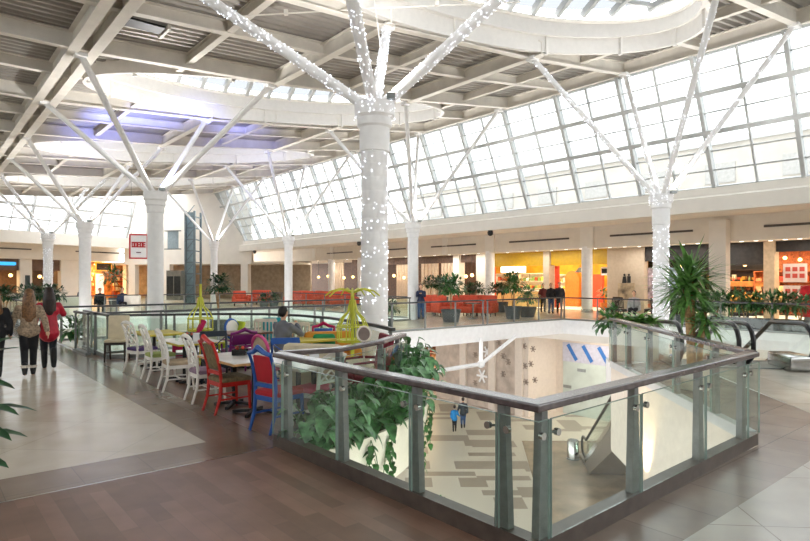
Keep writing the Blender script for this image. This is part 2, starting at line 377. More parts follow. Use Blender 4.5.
# beams along a (two main lines are doubled) and along b
def cutiv(i0, i1, gs):
    out = [(i0, i1)]
    for g0, g1 in gs:
        nx = []
        for u, v in out:
            if g1 <= u or g0 >= v: nx.append((u, v)); continue
            if g0 > u: nx.append((u, g0))
            if g1 < v: nx.append((g1, v))
        out = nx
    return out
for b, wd, hh, dbl in ((-5.5, .25, .45, 0), (.6, .2, .3, 0), (3.5, .26, .5, 1), (6.3, .18, .3, 0), (9.2, .24, .46, 0), (12.1, .16, .3, 0), (15.1, .24, .46, 0), (18.0, .16, .3, 0), (20.9, .28, .5, 0)):
    for i0, i1 in cutiv(-10, wallcut(b) - .2, agap(b, .06)):
        if i1 - i0 < .3: continue
        mb = MB(); z = zr(b) + hh / 2 + (.0 if hh > .4 else .18)
        if dbl:
            mb.ibeam(AB(i0, b - .24, z), AB(i1, b - .24, z), wd, hh); mb.ibeam(AB(i0, b + .24, z), AB(i1, b + .24, z), wd, hh)
        else: mb.ibeam(AB(i0, b, z), AB(i1, b, z), wd, hh)
        struct('ceiling_beam', mb, BEAMW)
k = -6
while True:
    a = 6.04 + 2.86 * k
    if a > 52: break
    main = (k % 4) in (0, 2)
    g = gaps(a, .06); iv = cutiv(-10, BE - .1, [g] if g else [])
    for i0, i1 in iv:
        if i1 - i0 < .3: continue
        mb = MB(); cut = [i0] + [b for b in bs if i0 < b < i1] + [i1]
        hh = .46 if main else .34
        for b0, b1 in zip(cut, cut[1:]): mb.ibeam(AB(a, b0, zr(b0) + .5 - hh/2), AB(a, b1, zr(b1) + .5 - hh/2), .22, hh)
        struct('ceiling_beam', mb, BEAMW)
    k += 1
# skylights: oval white drums with a ribbed glass lantern
def skylight(c, label):
    r = thing('skylight', label, 'skylight', AB(c, SB, 0), 0, 'oval roof skylights', 'thing')
    N = 72
    def ring(s, dz, cambr=0.0):
        out = []
        for i in range(N):
            t = 2 * math.pi * i / N; aa = SHA * s * math.cos(t); bb = (SHB - SHA + SHA * s) * math.sin(t) if s < 1.2 else SHB * s * math.sin(t)
            out.append(AB(c + aa, SB + bb, zr(SB + bb) + dz))
        return out
    def band(mb, r0, r1):
        n = len(r0); mb.add(r0 + r1, [(i, (i+1) % n, n + (i+1) % n, n + i) for i in range(n)], True)
    mb = MB(); a1 = ring(1.03, .12); a2 = ring(1.03, .62); a3 = ring(.975, .62); a4 = ring(.975, 1.12); a5 = ring(1.06, 1.12); a0 = ring(1.09, .12); a6 = ring(1.09, 1.12)
    band(mb, a1, a2); band(mb, a2, a3); band(mb, a3, a4); band(mb, a4, a5); band(mb, a0, a1); band(mb, a5, a6); band(mb, a6, a0)
    mb.build('drum', DRUM, r)
    rb = MB(); q = ring(.965, 1.1); rb.tube(q + [q[0]], .06, 6, False); rb.build('ring_pipe', STEELW, r)
    lan = MB(); gl = MB()
    def top(u, v):                                    # lantern height over (a,b) offsets in -1..1
        h = 1.25 * math.sqrt(max(0, 1 - u*u*.98 - v*v*.9)); return AB(c + SHA*u*.97, SB + (SHB-.1)*v*.98, zr(SB + SHB*v) + 1.15 + h)
    nv = 15; M = []; DN = Vector((0, 0, .2))
    for j in range(nv):
        v = -0.97 + 1.94 * j / (nv - 1); um = math.sqrt(max(0, 1 - v*v)); M.append([top(um*(-1 + 2*i/6), v) for i in range(7)])
    for j in range(nv):
        for i in range(6): lan.bar(M[j][i] - DN, M[j][i+1] - DN, .15, .2)
    for j in range(nv - 1):
        for i in (1, 3, 5): lan.bar(M[j][i] - DN, M[j+1][i] - DN, .09, .12)
        for i in range(6): gl.add([M[j][i], M[j][i+1], M[j+1][i+1], M[j+1][i]], [(0, 1, 2, 3)])
    lan.build('lantern_ribs', MULL, r); gl.build('glazing', SGLASS, r, fix=False)
    for i in range(0, N, 6):
        p = a1[i]; post = MB(); post.box((p.x, p.y, p.z + .3), (.1, .1, .75), B_ROT); post.build('drum_bracket', DRUM, r)
    return r
SKL = ['oval skylight with white drum behind the front column', 'oval skylight over the front right, above the lit tree columns',
       'second oval skylight along the hall, its drum above the bluish roof', 'third oval skylight along the hall, farther than the bluish roof', 'fourth oval skylight near the far gable glazing', 'last oval skylight at the far end of the hall roof']
for c, l in list(zip(SKY, SKL))[1:5]:
    skylight(c, l)
    portal(AB(c, SB, zr(SB) + 1.1), (UA.x, UA.y, 0), (UB.x, UB.y, .11), 5.2, 14.5)
skylight(SKY[0], SKL[0])

# ------------------------------------------------------------------ long sloping window wall on the right
GB, GT, GZ0, GZ1 = 22.9, 20.95, 5.27, 9.72
def gw(a, t): return AB(a, GB + (GT - GB) * t, GZ0 + (GZ1 - GZ0) * t)
A_END = 53.0
win = thing('window_1', None, None, AB(20, GB, GZ0), 0, None, 'structure')
gl = MB(); gl.add([gw(-10, 0), gw(A_END, 0), gw(A_END, 1), gw(-10, 1)], [(0, 1, 2, 3)]); gl.build('glazing', WGLASS, win, fix=False)
nrm = Vector((UB.x, UB.y, .42)).normalized()
mb = MB(); k = -6
while 6.35 + 2.86 * k < A_END:
    a = 6.35 + 2.86 * k; mb.bar(gw(a, -.01), gw(a, 1), .13, .3, nrm); k += 1
mb.build('heavy_mullions', MULL, win)
mb = MB(); k = -6
while 6.35 + 2.86 * k + 1.43 < A_END:
    a = 6.35 + 2.86 * k + 1.43; mb.bar(gw(a, 0), gw(a, 1), .07, .1, nrm); k += 1
mb.build('thin_mullions', MULL, win)
mb = MB()
for i, t in enumerate((.0, .14, .285, .43, .572, .715, .858, .995)):
    if i in (3, 5): mb.bar(gw(-10, t) - nrm * .05, gw(A_END, t) - nrm * .05, .28, .16, nrm.cross(Vector((UA.x, UA.y, 0))))
    elif i in (0, 7): mb.bar(gw(-10, t), gw(A_END, t), .14, .14, nrm)
    else: mb.bar(gw(-10, t), gw(A_END, t), .06, .06, nrm)
mb.build('transoms', MULL, win)
portal(AB(20, (GB+GT)/2 + .4, (GZ0+GZ1)/2), (UA.x, UA.y, 0), Vector((UB.x*(GT-GB), UB.y*(GT-GB), GZ1-GZ0)) * -1, 58, 4.9)
# eave closing strip between roof and window head
mb = MB(); mb.bar(AB(-10, 21.15, 9.98), AB(52, 21.15, 9.98), .5, .5); struct('trim_eave', mb, MULL)
def extrude_a(prof, a0, a1):
    mb = MB(); n = len(prof); v = [AB(a0, b, z) for b, z in prof] + [AB(a1, b, z) for b, z in prof]
    mb.add(v, [tuple(range(n)), tuple(range(2*n-1, n-1, -1))] + [(i, n+i, n+(i+1) % n, (i+1) % n) for i in range(n)]); return mb
FB = 29.0; FZ = 3.61; CZ = 4.8
struct('trim_cornice', extrude_a([(22.75, 5.27), (22.72, 4.98), (22.5, 4.9), (22.5, 4.36), (23.0, 4.36), (23.0, CZ), (23.4, CZ), (23.4, 5.27)], -10, A_END), PLASTER)
struct('ceiling_walkway', extrude_a([(23.4, CZ), (36, CZ), (36, 5.2), (23.4, 5.2)], -10, 66), PLASTER)
struct('trim_fascia', extrude_a([(FB, FZ), (FB + .25, FZ), (FB + .25, CZ), (FB, CZ)], -10, 66), FASCIA)
struct('ceiling_shop_front', extrude_a([(FB + .25, FZ + .05), (36, FZ + .05), (36, FZ + .15), (FB + .25, FZ + .15)], -10, 66), FASCIA)
struct('wall_back_right', extrude_a([(36, 0), (36.2, 0), (36.2, 5.2), (36, 5.2)], -10, 66), PLASTER)
for a, ln in ((7.6, 4.4), (15.1, 4.4), (22.1, 4.4), (29.4, 4.4), (36.6, 4.2), (43.6, 4.0)):
    mb = MB(); c = AB(a - .2, FB - .03, 4.22); mb.box(c, (ln, .06, .1), A_ROT); mb.box(c + Vector((0, 0, -.02)) - Vector((UB.x, UB.y, 0)) * .03, (ln, .02, .02), A_ROT)
    tag(mb.build('ventilation_grille', SLATD), 'dark slot grille in the cream band over the right shops', 'vent', 'slot grilles over the right shops')
# ------------------------------------------------------------------ gable glazing, far left
g0 = Vector((-31.4, 45.0)); ul = Vector((.486, .874)).normalized(); nl = Vector((ul.y, -ul.x))
def GP(s, n=0.0, z=0.0): p = g0 + ul * s + nl * n; return Vector((p.x, p.y, z))
win2 = thing('window_2', None, None, GP(0), 0, None, 'structure')
def gw2(s, t): return GP(s, 1.3 * t, 5.7 + (9.0 - 5.7) * t)
gl = MB(); gl.add([gw2(-30, 0), gw2(11.2, 0), gw2(11.2, 1), gw2(-30, 1)], [(0, 1, 2, 3)]); gl.build('glazing', WGLASS, win2, fix=False)
mb = MB(); n2 = Vector((nl.x, nl.y, -.4)).normalized()
for i in range(15): mb.bar(gw2(11.0 - 2.9 * i, 0), gw2(11.0 - 2.9 * i, 1), .16, .25, n2)
for i in range(14): mb.bar(gw2(9.55 - 2.9 * i, 0), gw2(9.55 - 2.9 * i, 1), .07, .1, n2)
for i, t in enumerate((0, .3, .62, .98)): mb.bar(gw2(-30, t), gw2(11.2, t), .12 if i != 2 else .2, .12, n2)
mb.build('frame', MULL, win2)
portal(GP(-9, .6, 7.4) , (-ul.x, -ul.y, 0), (nl.x*.4, nl.y*.4, 1), 40, 3.4)
def gbox(name, s0, s1, n0, n1, z0, z1, m, parent=None):
    mb = MB(); q = [GP(s0, n0), GP(s1, n0), GP(s1, n1), GP(s0, n1)]; mb.prism([(p.x, p.y) for p in q], z0, z1)
    return mb.build(name, m, parent) if parent else struct(name, mb, m)
gbox('trim_gable_cornice', -30, 11.4, -.4, .35, 4.75, 5.7, PLASTER)
gbox('ceiling_gable', -30, 11.4, -7, -.4, 4.9, 5.5, PLASTER)
gbox('trim_gable_fascia', -30, 11.4, -1.75, -1.5, 3.55, 4.9, FASCIA)
gbox('ceiling_gable_shops', -30, 11.4, -7, -1.75, 3.55, 3.7, FASCIA)
gbox('wall_gable_back', -30, 11.4, -7.2, -7, 0, 5.5, PLASTER)
gbox('wall_gable_roof_strip', -30, 11.4, 1.15, 1.5, 8.95, 9.5, BEAMW)
# white end wall between the gable and the long window
e0 = GP(11.3); e1 = AB(49.0, 23.2); ee = (e1 - e0); el = ee.xy.length; eu = ee.xy.normalized(); en = Vector((eu.y, -eu.x)); er = math.atan2(eu.y, eu.x)
def EP(s, n=0.0, z=0.0): p = e0.xy + eu * s + en * n; return Vector((p.x, p.y, z))
mb = MB(); c = EP(el/2 - .2, -.2, 6.7); mb.box(c, (el + .6, .4, 6.9), er); struct('wall_end', mb, PLASTER)
mb = MB(); c = EP(el/2, -4.6, 1.7); mb.box(c, (el + 8, .3, 3.8), er); struct('wall_end_back', mb, mat('taupe_board', '#A89A86', .7, var=.1, scale=3))
mb = MB(); c = EP(el/2, -2.5, 3.35); mb.box(c, (el + 8, 4.4, .2), er); struct('ceiling_end_recess', mb, FASCIA)
for s in (.3, 3.9, el - .6):
    mb = MB(); mb.box(EP(s, -.3, 1.63), (.7, .6, 3.25), er); struct('trim_end_pier', mb, PLASTER)
# closing walls behind the camera and to the left, out of the picture
mb = MB(); mb.box(AB(-10.9, 6, 2.0), (.3, 62, 5.2), A_ROT); struct('wall_rear', mb, PLASTER)
mb = MB(); mb.box(AB(27, -9.8, 2.4), (78, .3, 5.8), A_ROT); struct('wall_left', mb, PLASTER)
def added_window(name, c0, c1, z0, z1):  # unseen glazing, added to bring daylight onto the near side of the hall
    r = thing(name, None, None, c0, 0, None, 'structure'); d = (c1 - c0); L = d.length; u = d.normalized()
    gl = MB(); k = Vector((0, 0, 1)); gl.add([c0 + k*z0, c1 + k*z0, c1 + k*z1, c0 + k*z1], [(0, 1, 2, 3)]); gl.build('glazing', WGLASS, r, fix=False)
    mb = MB(); n = int(L / 2.9)
    for i in range(n + 1): mb.bar(c0 + u * L * i / n + k*z0, c0 + u * L * i / n + k*z1, .14, .2)
    for i in range(4): z = z0 + (z1 - z0) * i / 3; mb.bar(c0 + k*z, c1 + k*z, .1, .12)
    mb.build('frame', MULL, r); return r
added_window('added_window_3', AB(-10.9, -9.8), AB(-10.9, 22), 4.6, 7.9)
added_window('added_window_4', AB(-10.9, -9.8), AB(54, -9.8), 5.3, 7.9)
portal(AB(-11.0, 6.1, 6.25), (-UB.x, -UB.y, 0), (0, 0, 1), 31, 3.2)
portal(AB(21.5, -9.95, 6.6), (UA.x, UA.y, 0), (0, 0, 1), 64, 2.5)
# neighbouring building seen through the lower panes
nb = thing('neighbour_building', 'pale beige building outside, seen through the lower panes of the long window', 'building', AB(18, 41, 0), 0)
mb = MB(); mb.box(AB(14, 44, 2.6), (70, 6, 17.2), A_ROT); mb.build('facade', mat('outside_beige', '#B9B3AA', .8, var=.05, scale=.6), nb)
mb = MB(); mb.box(AB(14, 40.9, 11.0), (70, .3, .4), A_ROT); mb.build('parapet', MULL, nb)
mb = MB()
for i in range(14): mb.box(AB(-16 + 4.6 * i, 40.97, 8.9), (1.9, .12, 1.3), A_ROT)
mb.build('window_band', mat('outside_pane', '#A8A6A2', .6, var=.05), nb)
# ------------------------------------------------------------------ tree columns
def bulbs(mb, p0, p1, r0, r1, n, s):
    p0 = Vector(p0); p1 = Vector(p1); d = (p1 - p0).normalized(); x = d.orthogonal().normalized(); y = d.cross(x)
    for i in range(n):
        t = R.random(); an = R.random() * 6.283; r = r0 + (r1 - r0) * t + s * .4
        c = p0.lerp(p1, t) + (x * math.cos(an) + y * math.sin(an)) * r; q = s * R.uniform(.5, 1)
        mb.add([c + Vector(v) * q for v in ((1,0,0), (-1,0,0), (0,1,0), (0,-1,0), (0,0,1), (0,0,-1))], [(0,2,4), (2,1,4), (1,3,4), (3,0,4), (2,0,5), (1,2,5), (3,1,5), (0,3,5)])
TIP = 2.8
TREES = []
def tree_column(px, Y, rs, capz, label, lit=False, base=LZ, tips=None, rb=.1):
    X = (px - CX) / F * Y; a = UA.x * X + UA.y * Y; b = UB.x * X + UB.y * Y
    r = thing('tree_column', label, 'column', (X, Y, base), 0, None, 'thing')
    mb = MB(); prof = [(rs, base), (rs, capz - .75 * rs / .27)]
    if lit:                                        # ribbed wrap
        prof = []; z = base
        while z < capz - 1.0: prof += [(rs * .985, z), (rs * .985, z + .02), (rs, z + .04), (rs, z + .25)]; z += .27
    mb.lathe(prof, (X, Y, 0), 28); mb.build('shaft', WHITE, r)
    q = rs / .27; h = capz
    mb = MB(); z0 = prof[-1][1] - .01
    mb.lathe([(rs * 1.0, z0), (rs * 1.12, z0 + .02), (rs * 1.12, h - .52*q), (rs * 1.28, h - .48*q), (rs * 1.28, h - .33*q), (rs * 1.48, h - .28*q), (rs * 1.5, h - .02*q), (rs * 1.3, h)], (X, Y, 0), 28)
    mb.build('capital', WHITE, r)
    lm = MB(); nb = 0
    dirs = tips or [(a + sa * TIP, b + sb * TIP) for sa, sb in ((1, 1), (1, -1), (-1, 1), (-1, -1))]
    for ta, tb in dirs:
        T = AB(ta, tb, zr(tb) + .02); st = Vector((X, Y, h - .05)); dv = (T - st); hd = Vector((dv.x, dv.y, 0)).normalized()
        st = st + hd * rs * .75
        mb = MB(); mb.tube([st, st + (T - st) * .03, st + (T - st) * .97, T], [rb * 1.25, rb, rb, rb * .7], 12)
        mb.box(T + Vector((0, 0, -.02)), (.3, .3, .12), B_ROT)
        mb.build('branch', WHITE, r)
        if lit: bulbs(lm, st, T, rb, rb, int(300 if capz > 5 else 150), .013 if capz > 5 else .016)
    if lit:
        bulbs(lm, (X, Y, 0.2), (X, Y, capz - .1), rs, rs * 1.02, 330 if capz > 5 else 420, .014)
        bulbs(lm, (X, Y, capz - .35), (X, Y, capz), rs * 1.48, rs * 1.48, 60, .013)
        o = lm.build('fairy_lights', BULB, r, fix=False); o['kind'] = 'stuff'; o['label'] = 'string of small white lights'
    TREES.append(r)
    return r
tree_column(374.5, 11.6, .267, 5.35, 'thick white column wrapped in fairy lights, standing behind the café rail', True,
            tips=[(11.7, 9.25), (11.7, 3.6), (6.1, 9.25), (6.1, 3.6)], rb=.11)
tree_column(661, 18.3, .235, 4.5, 'white tree column wrapped in fairy lights behind the yucca palm', True, rb=.085)
tree_column(413, 27.3, .25, 4.5, 'plain white tree column beside the man leaning at the bridge corner', rb=.085)
tree_column(288.5, 36.2, .25, 4.5, 'plain white tree column rising among the orange sofas', rb=.085)
tree_column(155.5, 19.7, .255, 4.8, 'plain white tree column beside the red and white hanging sign', rb=.09)
tree_column(85, 29.0, .27, 4.68, 'plain white tree column left of the glowing orange shop', rb=.09)
tree_column(48, 37.7, .27, 4.8, 'distant white tree column wrapped in fairy lights near the blue shop sign', True, rb=.1)
tree_column(214, 45.2, .26, 4.8, 'slender distant white tree column right of the glass lift', rb=.09)

FLOOD = []
def flood(col, px, Y, rs, capz, energy, color, aim=None, nm='added_floodlight'):
    X = (px - CX) / F * Y; c = Vector((X + rs * 1.25, Y - rs * .9, capz + .06)); mb = MB(); mb.box(c, (.16, .16, .1)); fx = mb.build(nm, GREYM, col)
    mb = MB(); mb.box(c + Vector((0, 0, .055)), (.13, .13, .012)); mb.build('lens', LAMPC if color[0] > .5 else mat('lamp_blue', '#3050FF', .4, var=0, emit='#3050FF', estr=8), fx)
    p = c + Vector((0, 0, .14)); rot = (math.pi, 0, 0)
    if aim is not None: rot = (Vector(aim) - p).to_track_quat('-Z', 'Y').to_euler()
    lamp('fill_and_blue_flood', 'SPOT', p, energy, color, .1, angle=2.7 if aim is None else 1.15, rot=rot)
for c_, a_ in zip(TREES, ((374.5, 11.6, .267, 5.35), (661, 18.3, .235, 4.5), (413, 27.3, .25, 4.5), (288.5, 36.2, .25, 4.5), (155.5, 19.7, .255, 4.8), (85, 29.0, .27, 4.68), (48, 37.7, .27, 4.8), (214, 45.2, .26, 4.8))):
    flood(c_, *a_, 560, (1, .98, .95))  # white floods on the capitals are added fill to brighten the ceiling
flood(TREES[4], 157.5, 20.2, .3, 4.86, 2600, (.22, .28, 1), AB(26.3, 8.6, 8.4), 'blue_floodlight')
# ------------------------------------------------------------------ railings
def resample(P, n_or_step):
    return P
def railing(name, label, pts, posts, h=1.04, glass_h=(.14, .93), style='near', glass_off=.07, group=None, curb_h=.13, rail_w=.15, curb_m=None):
    """posts: list of distances along the path."""
    P = [Vector((p[0], p[1])) for p in pts]
    seg = [(P[i+1] - P[i]).length for i in range(len(P) - 1)]; tot = sum(seg)
    def along(d):
        d = max(0, min(tot, d))
        for i, s in enumerate(seg):
            if d <= s or i == len(seg) - 1:
                u = (P[i+1] - P[i]).normalized(); return P[i] + u * d, u
            d -= s
    r = thing(name, label, 'railing', (P[0].x, P[0].y, 0), 0, group)
    near = style == 'near'
    mb = MB(); mb.sweep(P, rail_w, h - .055, h); mb.build('handrail', RAILW if near else RAILD, r, bevel=.012 if near else 0)
    mb = MB(); mb.sweep(P, .12, 0.0, curb_h); mb.build('base_curb', curb_m or (CURB if near else GREYM), r)
    for d in posts:
        p, u = along(d); n = Vector((-u.y, u.x))
        mb = MB()
        w0, w1 = (.155, .075) if near else (.09, .06)
        base = Vector((p.x, p.y, 0)); top = Vector((p.x, p.y, h - .05))
        q = .05; t = .016 if near else .02
        U = Vector((u.x, u.y, 0)); Nn = Vector((n.x, n.y, 0))
        # fin set square to the run, wide at the foot, leaning back towards the top
        vs = []
        for z, w in ((curb_h - .01, w0), (h - .05, w1)):
            for su, sn in ((-1, -1), (1, -1), (1, 1), (-1, 1)):
                vs.append(base + Vector((0, 0, z)) + U * su * w * .42 + Nn * sn * (.03 if near else .02))
        mb.add(vs, [(0,3,2,1), (4,5,6,7), (0,1,5,4), (1,2,6,5), (2,3,7,6), (3,0,4,7)])
        po = mb.build('post', POSTM, r)
        if near:
            mb = MB(); zc = .83
            for s in (-1, 1):
                c = base + Nn * glass_off * 1.0 + U * s * .085 + Vector((0, 0, zc))
                mb.tube([base + U * s * .02 + Vector((0, 0, zc - .01)), base + U * s * .05 + Nn * glass_off * .6 + Vector((0, 0, zc)), c], .009, 8)
                mb.tube([c - Nn * .015, c + Nn * .015], .026, 14)
            mb.build('glass_clamp', CHROME, po)
    cuts = [0] + sorted(posts) + [tot]; cuts = [c for i, c in enumerate(cuts) if i == 0 or c - cuts[i-1] > .15]
    corners = []; acc = 0
    for s in seg[:-1]: acc += s; corners.append(acc)
    for c0, c1 in zip(cuts, cuts[1:]):
        ds = [c0 + .012] + [c for c in corners if c0 + .02 < c < c1 - .02] + [c1 - .012]
        poly = [along(d)[0] for d in ds]
        if (poly[-1] - poly[0]).length < .1: continue
        mb = MB(); mb.sweep(poly, .014, glass_h[0], glass_h[1], off=glass_off)
        # a rim of greener edge
        g = mb.build('glass_panel', GLASS, r)
        if near:
            e = MB(); z1 = glass_h[1]; e.sweep(poly, .0145, z1 - .003, z1 + .001, off=glass_off)
            for d in (ds[0], ds[-1]):
                p, u = along(d); n = Vector((-u.y, u.x)); c = p + n * glass_off; e.box((c.x, c.y, (glass_h[0] + z1) / 2), (.005, .0145, z1 - glass_h[0]), math.atan2(u.y, u.x))
            e.build('polished_edge', GEDGE, g)
    return r
def px_dist(P0, P1, px):                         # distance from P0 along P0P1 where the line crosses image column px
    s = (px - CX) / F; d = (P1 - P0).normalized()
    return (s * P0.y - P0.x) / (d.x - s * d.y)
lc = (Cp - Lp).length; cr = (Rp - Cp).length
posts = [px_dist(Lp, Cp, q) for q in (288, 343, 417, 504)] + [lc + px_dist(Cp, Rp, q) for q in (541, 633, 698, 741)]
railing('glass_railing', 'nearest glass railing with wide bronze handrail and a corner pointing at the viewer', [Lp, Cp, Rp], posts, glass_off=-.07)
railing('glass_railing', 'glass railing running back from the right corner beside the yucca palm', [Rp + Vector((.02, .06)), Pp], [.9, 2.2, 3.4, 4.6, 5.6], glass_off=.06, curb_m=mat('pale_curb', '#C4C6C6', .35, var=.03))
cl = CURVE[0:5]
railing('glass_railing', 'curved glass railing around the café tip above the leafy planter', [CURVE[0] + Vector((.0, .08))] + CURVE[1:4], [.75, 1.72, 2.5], glass_off=-.06, rail_w=.12)
railing('glass_railing', 'long curved glass railing along the far side of the café', CURVE[4:], [.12, 1.9, 3.6, 5.1, 6.4, 7.7, 9.3, 10.9, 12.2, 14.6], style='far', rail_w=.08, curb_h=.1, glass_off=.05)
def abrail(label, q, step=1.45, **k):
    P = [AB(a, b).xy for a, b in q]; tot = sum((P[i+1]-P[i]).length for i in range(len(P)-1)); n = int(tot / step)
    return railing('glass_railing', label, P, [.06 + i * (tot - .12) / n for i in range(n + 1)], style='far', rail_w=.08, curb_h=.06, glass_h=(.1, .95), **k)
abrail('near side glass railing of the bridge, behind the thick lit column', [(15.95, 3.4), (15.95, 17.6)])
abrail('far side glass railing of the bridge, in front of the orange sofas', [(20.25, 3.4), (20.25, 17.4)])
abrail('glass railing along the right walkway in front of the yellow shop', [(15.95, 17.75), (15.95, 22.9)], 1.3)
abrail('glass railing with planters behind the escalators in front of the dark shops', [(15.95, 23.0), (3.9, 23.0)], 1.6)
abrail('distant glass railing in front of the orange sofas across the far opening', [(33.2, 3.5), (33.2, 17.9)], 1.8)
abrail('far right walkway glass railing past the leaning man', [(20.4, 18.2), (33.0, 18.2)], 1.8)
abrail('left corridor glass railing beyond the two women', [(17.2, 3.25), (15.9, 3.3)], 1.2)
abrail('long distant glass railing on the left beside the corridor', [(20.4, 3.3), (33.0, 3.3)], 1.8)

# ------------------------------------------------------------------ apron wall and escalators
mb = MB(); mb.prism([(Rp.x + .06, Rp.y), (Pp.x, Pp.y + .1), (Pp.x + .3, Pp.y + .1), (Rp.x + .36, Rp.y)], -1.8, -.004); struct('wall_deck_apron', mb, mat('apron_cream', '#DACFC2', .6, var=.03))
esc = thing('escalator', 'escalator pair going down behind the glass railing, black handrail loops at the top', 'escalator', (7, 16, 0))
TD = Vector((.13, .99)).normalized(); TN = Vector((TD.y, -TD.x)); E0 = Vector((5.88, 13.5))
RUN = 9.7
def ES(s, n, z): p = E0 + TD * s + TN * n; return Vector((p.x, p.y, z))
def inc(s): return 0.0 if s < 0 else max(LZ, -5.6 * s / RUN)
mb = MB()
q = [(-.2, 0.0), (0.2, 0.0), (RUN + .2, LZ + .12), (RUN + 1.6, LZ + .12), (RUN + 1.6, LZ), (RUN - .7, LZ), (.0, -1.05), (-.2, -1.05)]
for n0, n1 in ((0, 1.27), (1.4, 2.7)):
    v = [ES(s, n0, z) for s, z in q] + [ES(s, n1, z) for s, z in q]; n = len(q)
    mb.add(v, [tuple(range(n))[::-1], tuple(range(n, 2*n))] + [(i, (i+1) % n, n+(i+1) % n, n+i) for i in range(n)])
mb.build('truss_cladding', mat('escalator_steel', '#8A8178', .35, metal=.5, var=.05), esc)
mb = MB()
for n0 in (.15, 1.55):
    for i in range(24):
        s = .4 + i * RUN / 24; mb.add([ES(s, n0, inc(s) + .03), ES(s + .4, n0, inc(s) + .03), ES(s + .4, n0 + 1, inc(s) + .03), ES(s, n0 + 1, inc(s) + .03),
                                      ES(s, n0, inc(s) - .2), ES(s + .4, n0, inc(s) - .2), ES(s + .4, n0 + 1, inc(s) - .2), ES(s, n0 + 1, inc(s) - .2)], [(0,1,2,3), (0,4,5,1), (3,2,6,7), (0,3,7,4), (1,5,6,2)])
mb.build('steps', mat('step_grey', '#3F4144', .5, metal=.4), esc)
for n0 in (.08, 1.2, 1.48, 2.62):
    path = [(1.0, .82), (RUN - .6, .82 + LZ + .4)]
    pts = []
    cx_, r_ = -.95, .4
    pts.append(ES(RUN + .3, n0, LZ + .22)); pts.append(ES(RUN + 1.0, n0, LZ + .3))
    for i in range(7): t = -math.pi/2 + math.pi * i / 6; pts.append(ES(RUN + 1.0 + .36 * math.cos(t), n0, LZ + .62 + .36 * math.sin(t)))
    pts.append(ES(RUN + .4, n0, LZ + 1.0)); pts.append(ES(.5, n0, .86))
    for i in range(8): t = math.pi/2 + math.pi * i / 7; pts.append(ES(-.85 + .42 * math.cos(t), n0, .5 + .42 * math.sin(t)))
    pts.append(ES(-.3, n0, .08))
    hb = MB(); hb.tube(pts, .05, 8); hb.build('handrail', RUBBER, esc)
    g = MB(); n = len(pts)
    poly = [ES(RUN + .8, n0, LZ + .2)] + pts[2:-1] + [ES(-.2, n0, .05), ES(.3, n0, .02)]
    c = poly; N = len(c)
    off = TN * .006; off = Vector((off.x, off.y, 0))
    g.add([p + off for p in c] + [p - off for p in c], [tuple(range(N)), tuple(range(N, 2*N))[::-1]] + [(i, (i+1) % N, N+(i+1) % N, N+i) for i in range(N)])
    g.build('balustrade_glass', GLASS, esc)
    s = MB()
    s.add([], []); s.bar(ES(-1.0, n0, .06), ES(.3, n0, .06), .16, .14); s.bar(ES(.25, n0, .04), ES(RUN + .2, n0, LZ + .22), .16, .2); s.build('skirt', CHROME, esc)
mb = MB(); mb.box(ES(-.7, 1.35, .012), (2.8, 1.0, .02), math.atan2(TN.y, TN.x)); mb.build('comb_plate', GREYM, esc)
mb = MB(); mb.rbox(ES(-1.05, 2.3, .16), (.5, 1.0, .3), .05, math.atan2(TD.y, TD.x) - math.pi/2); mb.build('newel_housing', CHROME, esc)
# ------------------------------------------------------------------ shops on the right
def abbox(name, a0, a1, b0, b1, z0, z1, m, parent=None, structure=True):
    mb = MB(); mb.prism(abp((a0, b0), (a1, b0), (a1, b1), (a0, b1)), z0, z1)
    o = mb.build(name, m, parent)
    if structure: o['kind'] = 'structure'
    return o
SF = 31.0
YEL = mat('shop_yellow', '#B08C00', .5, var=.04); YELW = mat('shop_yellow_wall', '#E0A01C', .6, var=.1, scale=2)
BRN = mat('shop_brown', '#5A4334', .6, var=.15); TAUPE = mat('wc_wall', '#B8A995', .7, var=.03); DARK = mat('shop_dark', '#262220', .6, var=.2)
SLATM = mat('slat_beige', '#C9B49B', .6, var=.05); BRICKO = mat('shop_orange_brick', '#B0643A', .7, var=.25, scale=14); HOARD = None
def px_a(p): return a_at(p, SF)
# shell pieces between the shops, each an upright pier
for p0, p1, m in ((478, 488, PLASTER), (713, 727, PLASTER), (765, 776, mat('stone_pier', '#C6B295', .6, var=.06)), (455, 461, PLASTER), (545, 551, TAUPE)):
    abbox('wall_pier', px_a(p1), px_a(p0), SF - .2, SF + .4, 0, FZ + .05, m)
abbox('wall_washroom', px_a(645), px_a(608), SF - .1, SF + .3, 0, FZ + .05, TAUPE)
for p, m in ((608, YELW),):
    abbox('wall_shop_side', px_a(p) - .06, px_a(p) + .06, SF + .3, 36, 0, FZ + .05, m)
for p0, p1, m in ((487, 608, YELW), (645, 766, DARK), (775, 900, BRICKO), (352, 478, BRN), (240, 352, BRN)):
    abbox('wall_shop_back', a_at(p1, 35.6), a_at(p0, 35.6), 35.6, 35.9, 0, FZ + .05, m)
abbox('trim_yellow_band', px_a(608), px_a(487), SF, SF + .2, 2.75, FZ + .04, YEL)
abbox('trim_dark_band', px_a(713), px_a(645), SF, SF + .2, 2.85, FZ + .04, DARK)
abbox('trim_dark_band', px_a(766), px_a(727), SF, SF + .2, 2.55, FZ + .04, DARK)
abbox('trim_dark_band', px_a(900), px_a(776), SF, SF + .2, 3.15, FZ + .04, DARK)
abbox('trim_dark_band', px_a(478), px_a(352), SF, SF + .15, 3.1, FZ + .04, BRN)
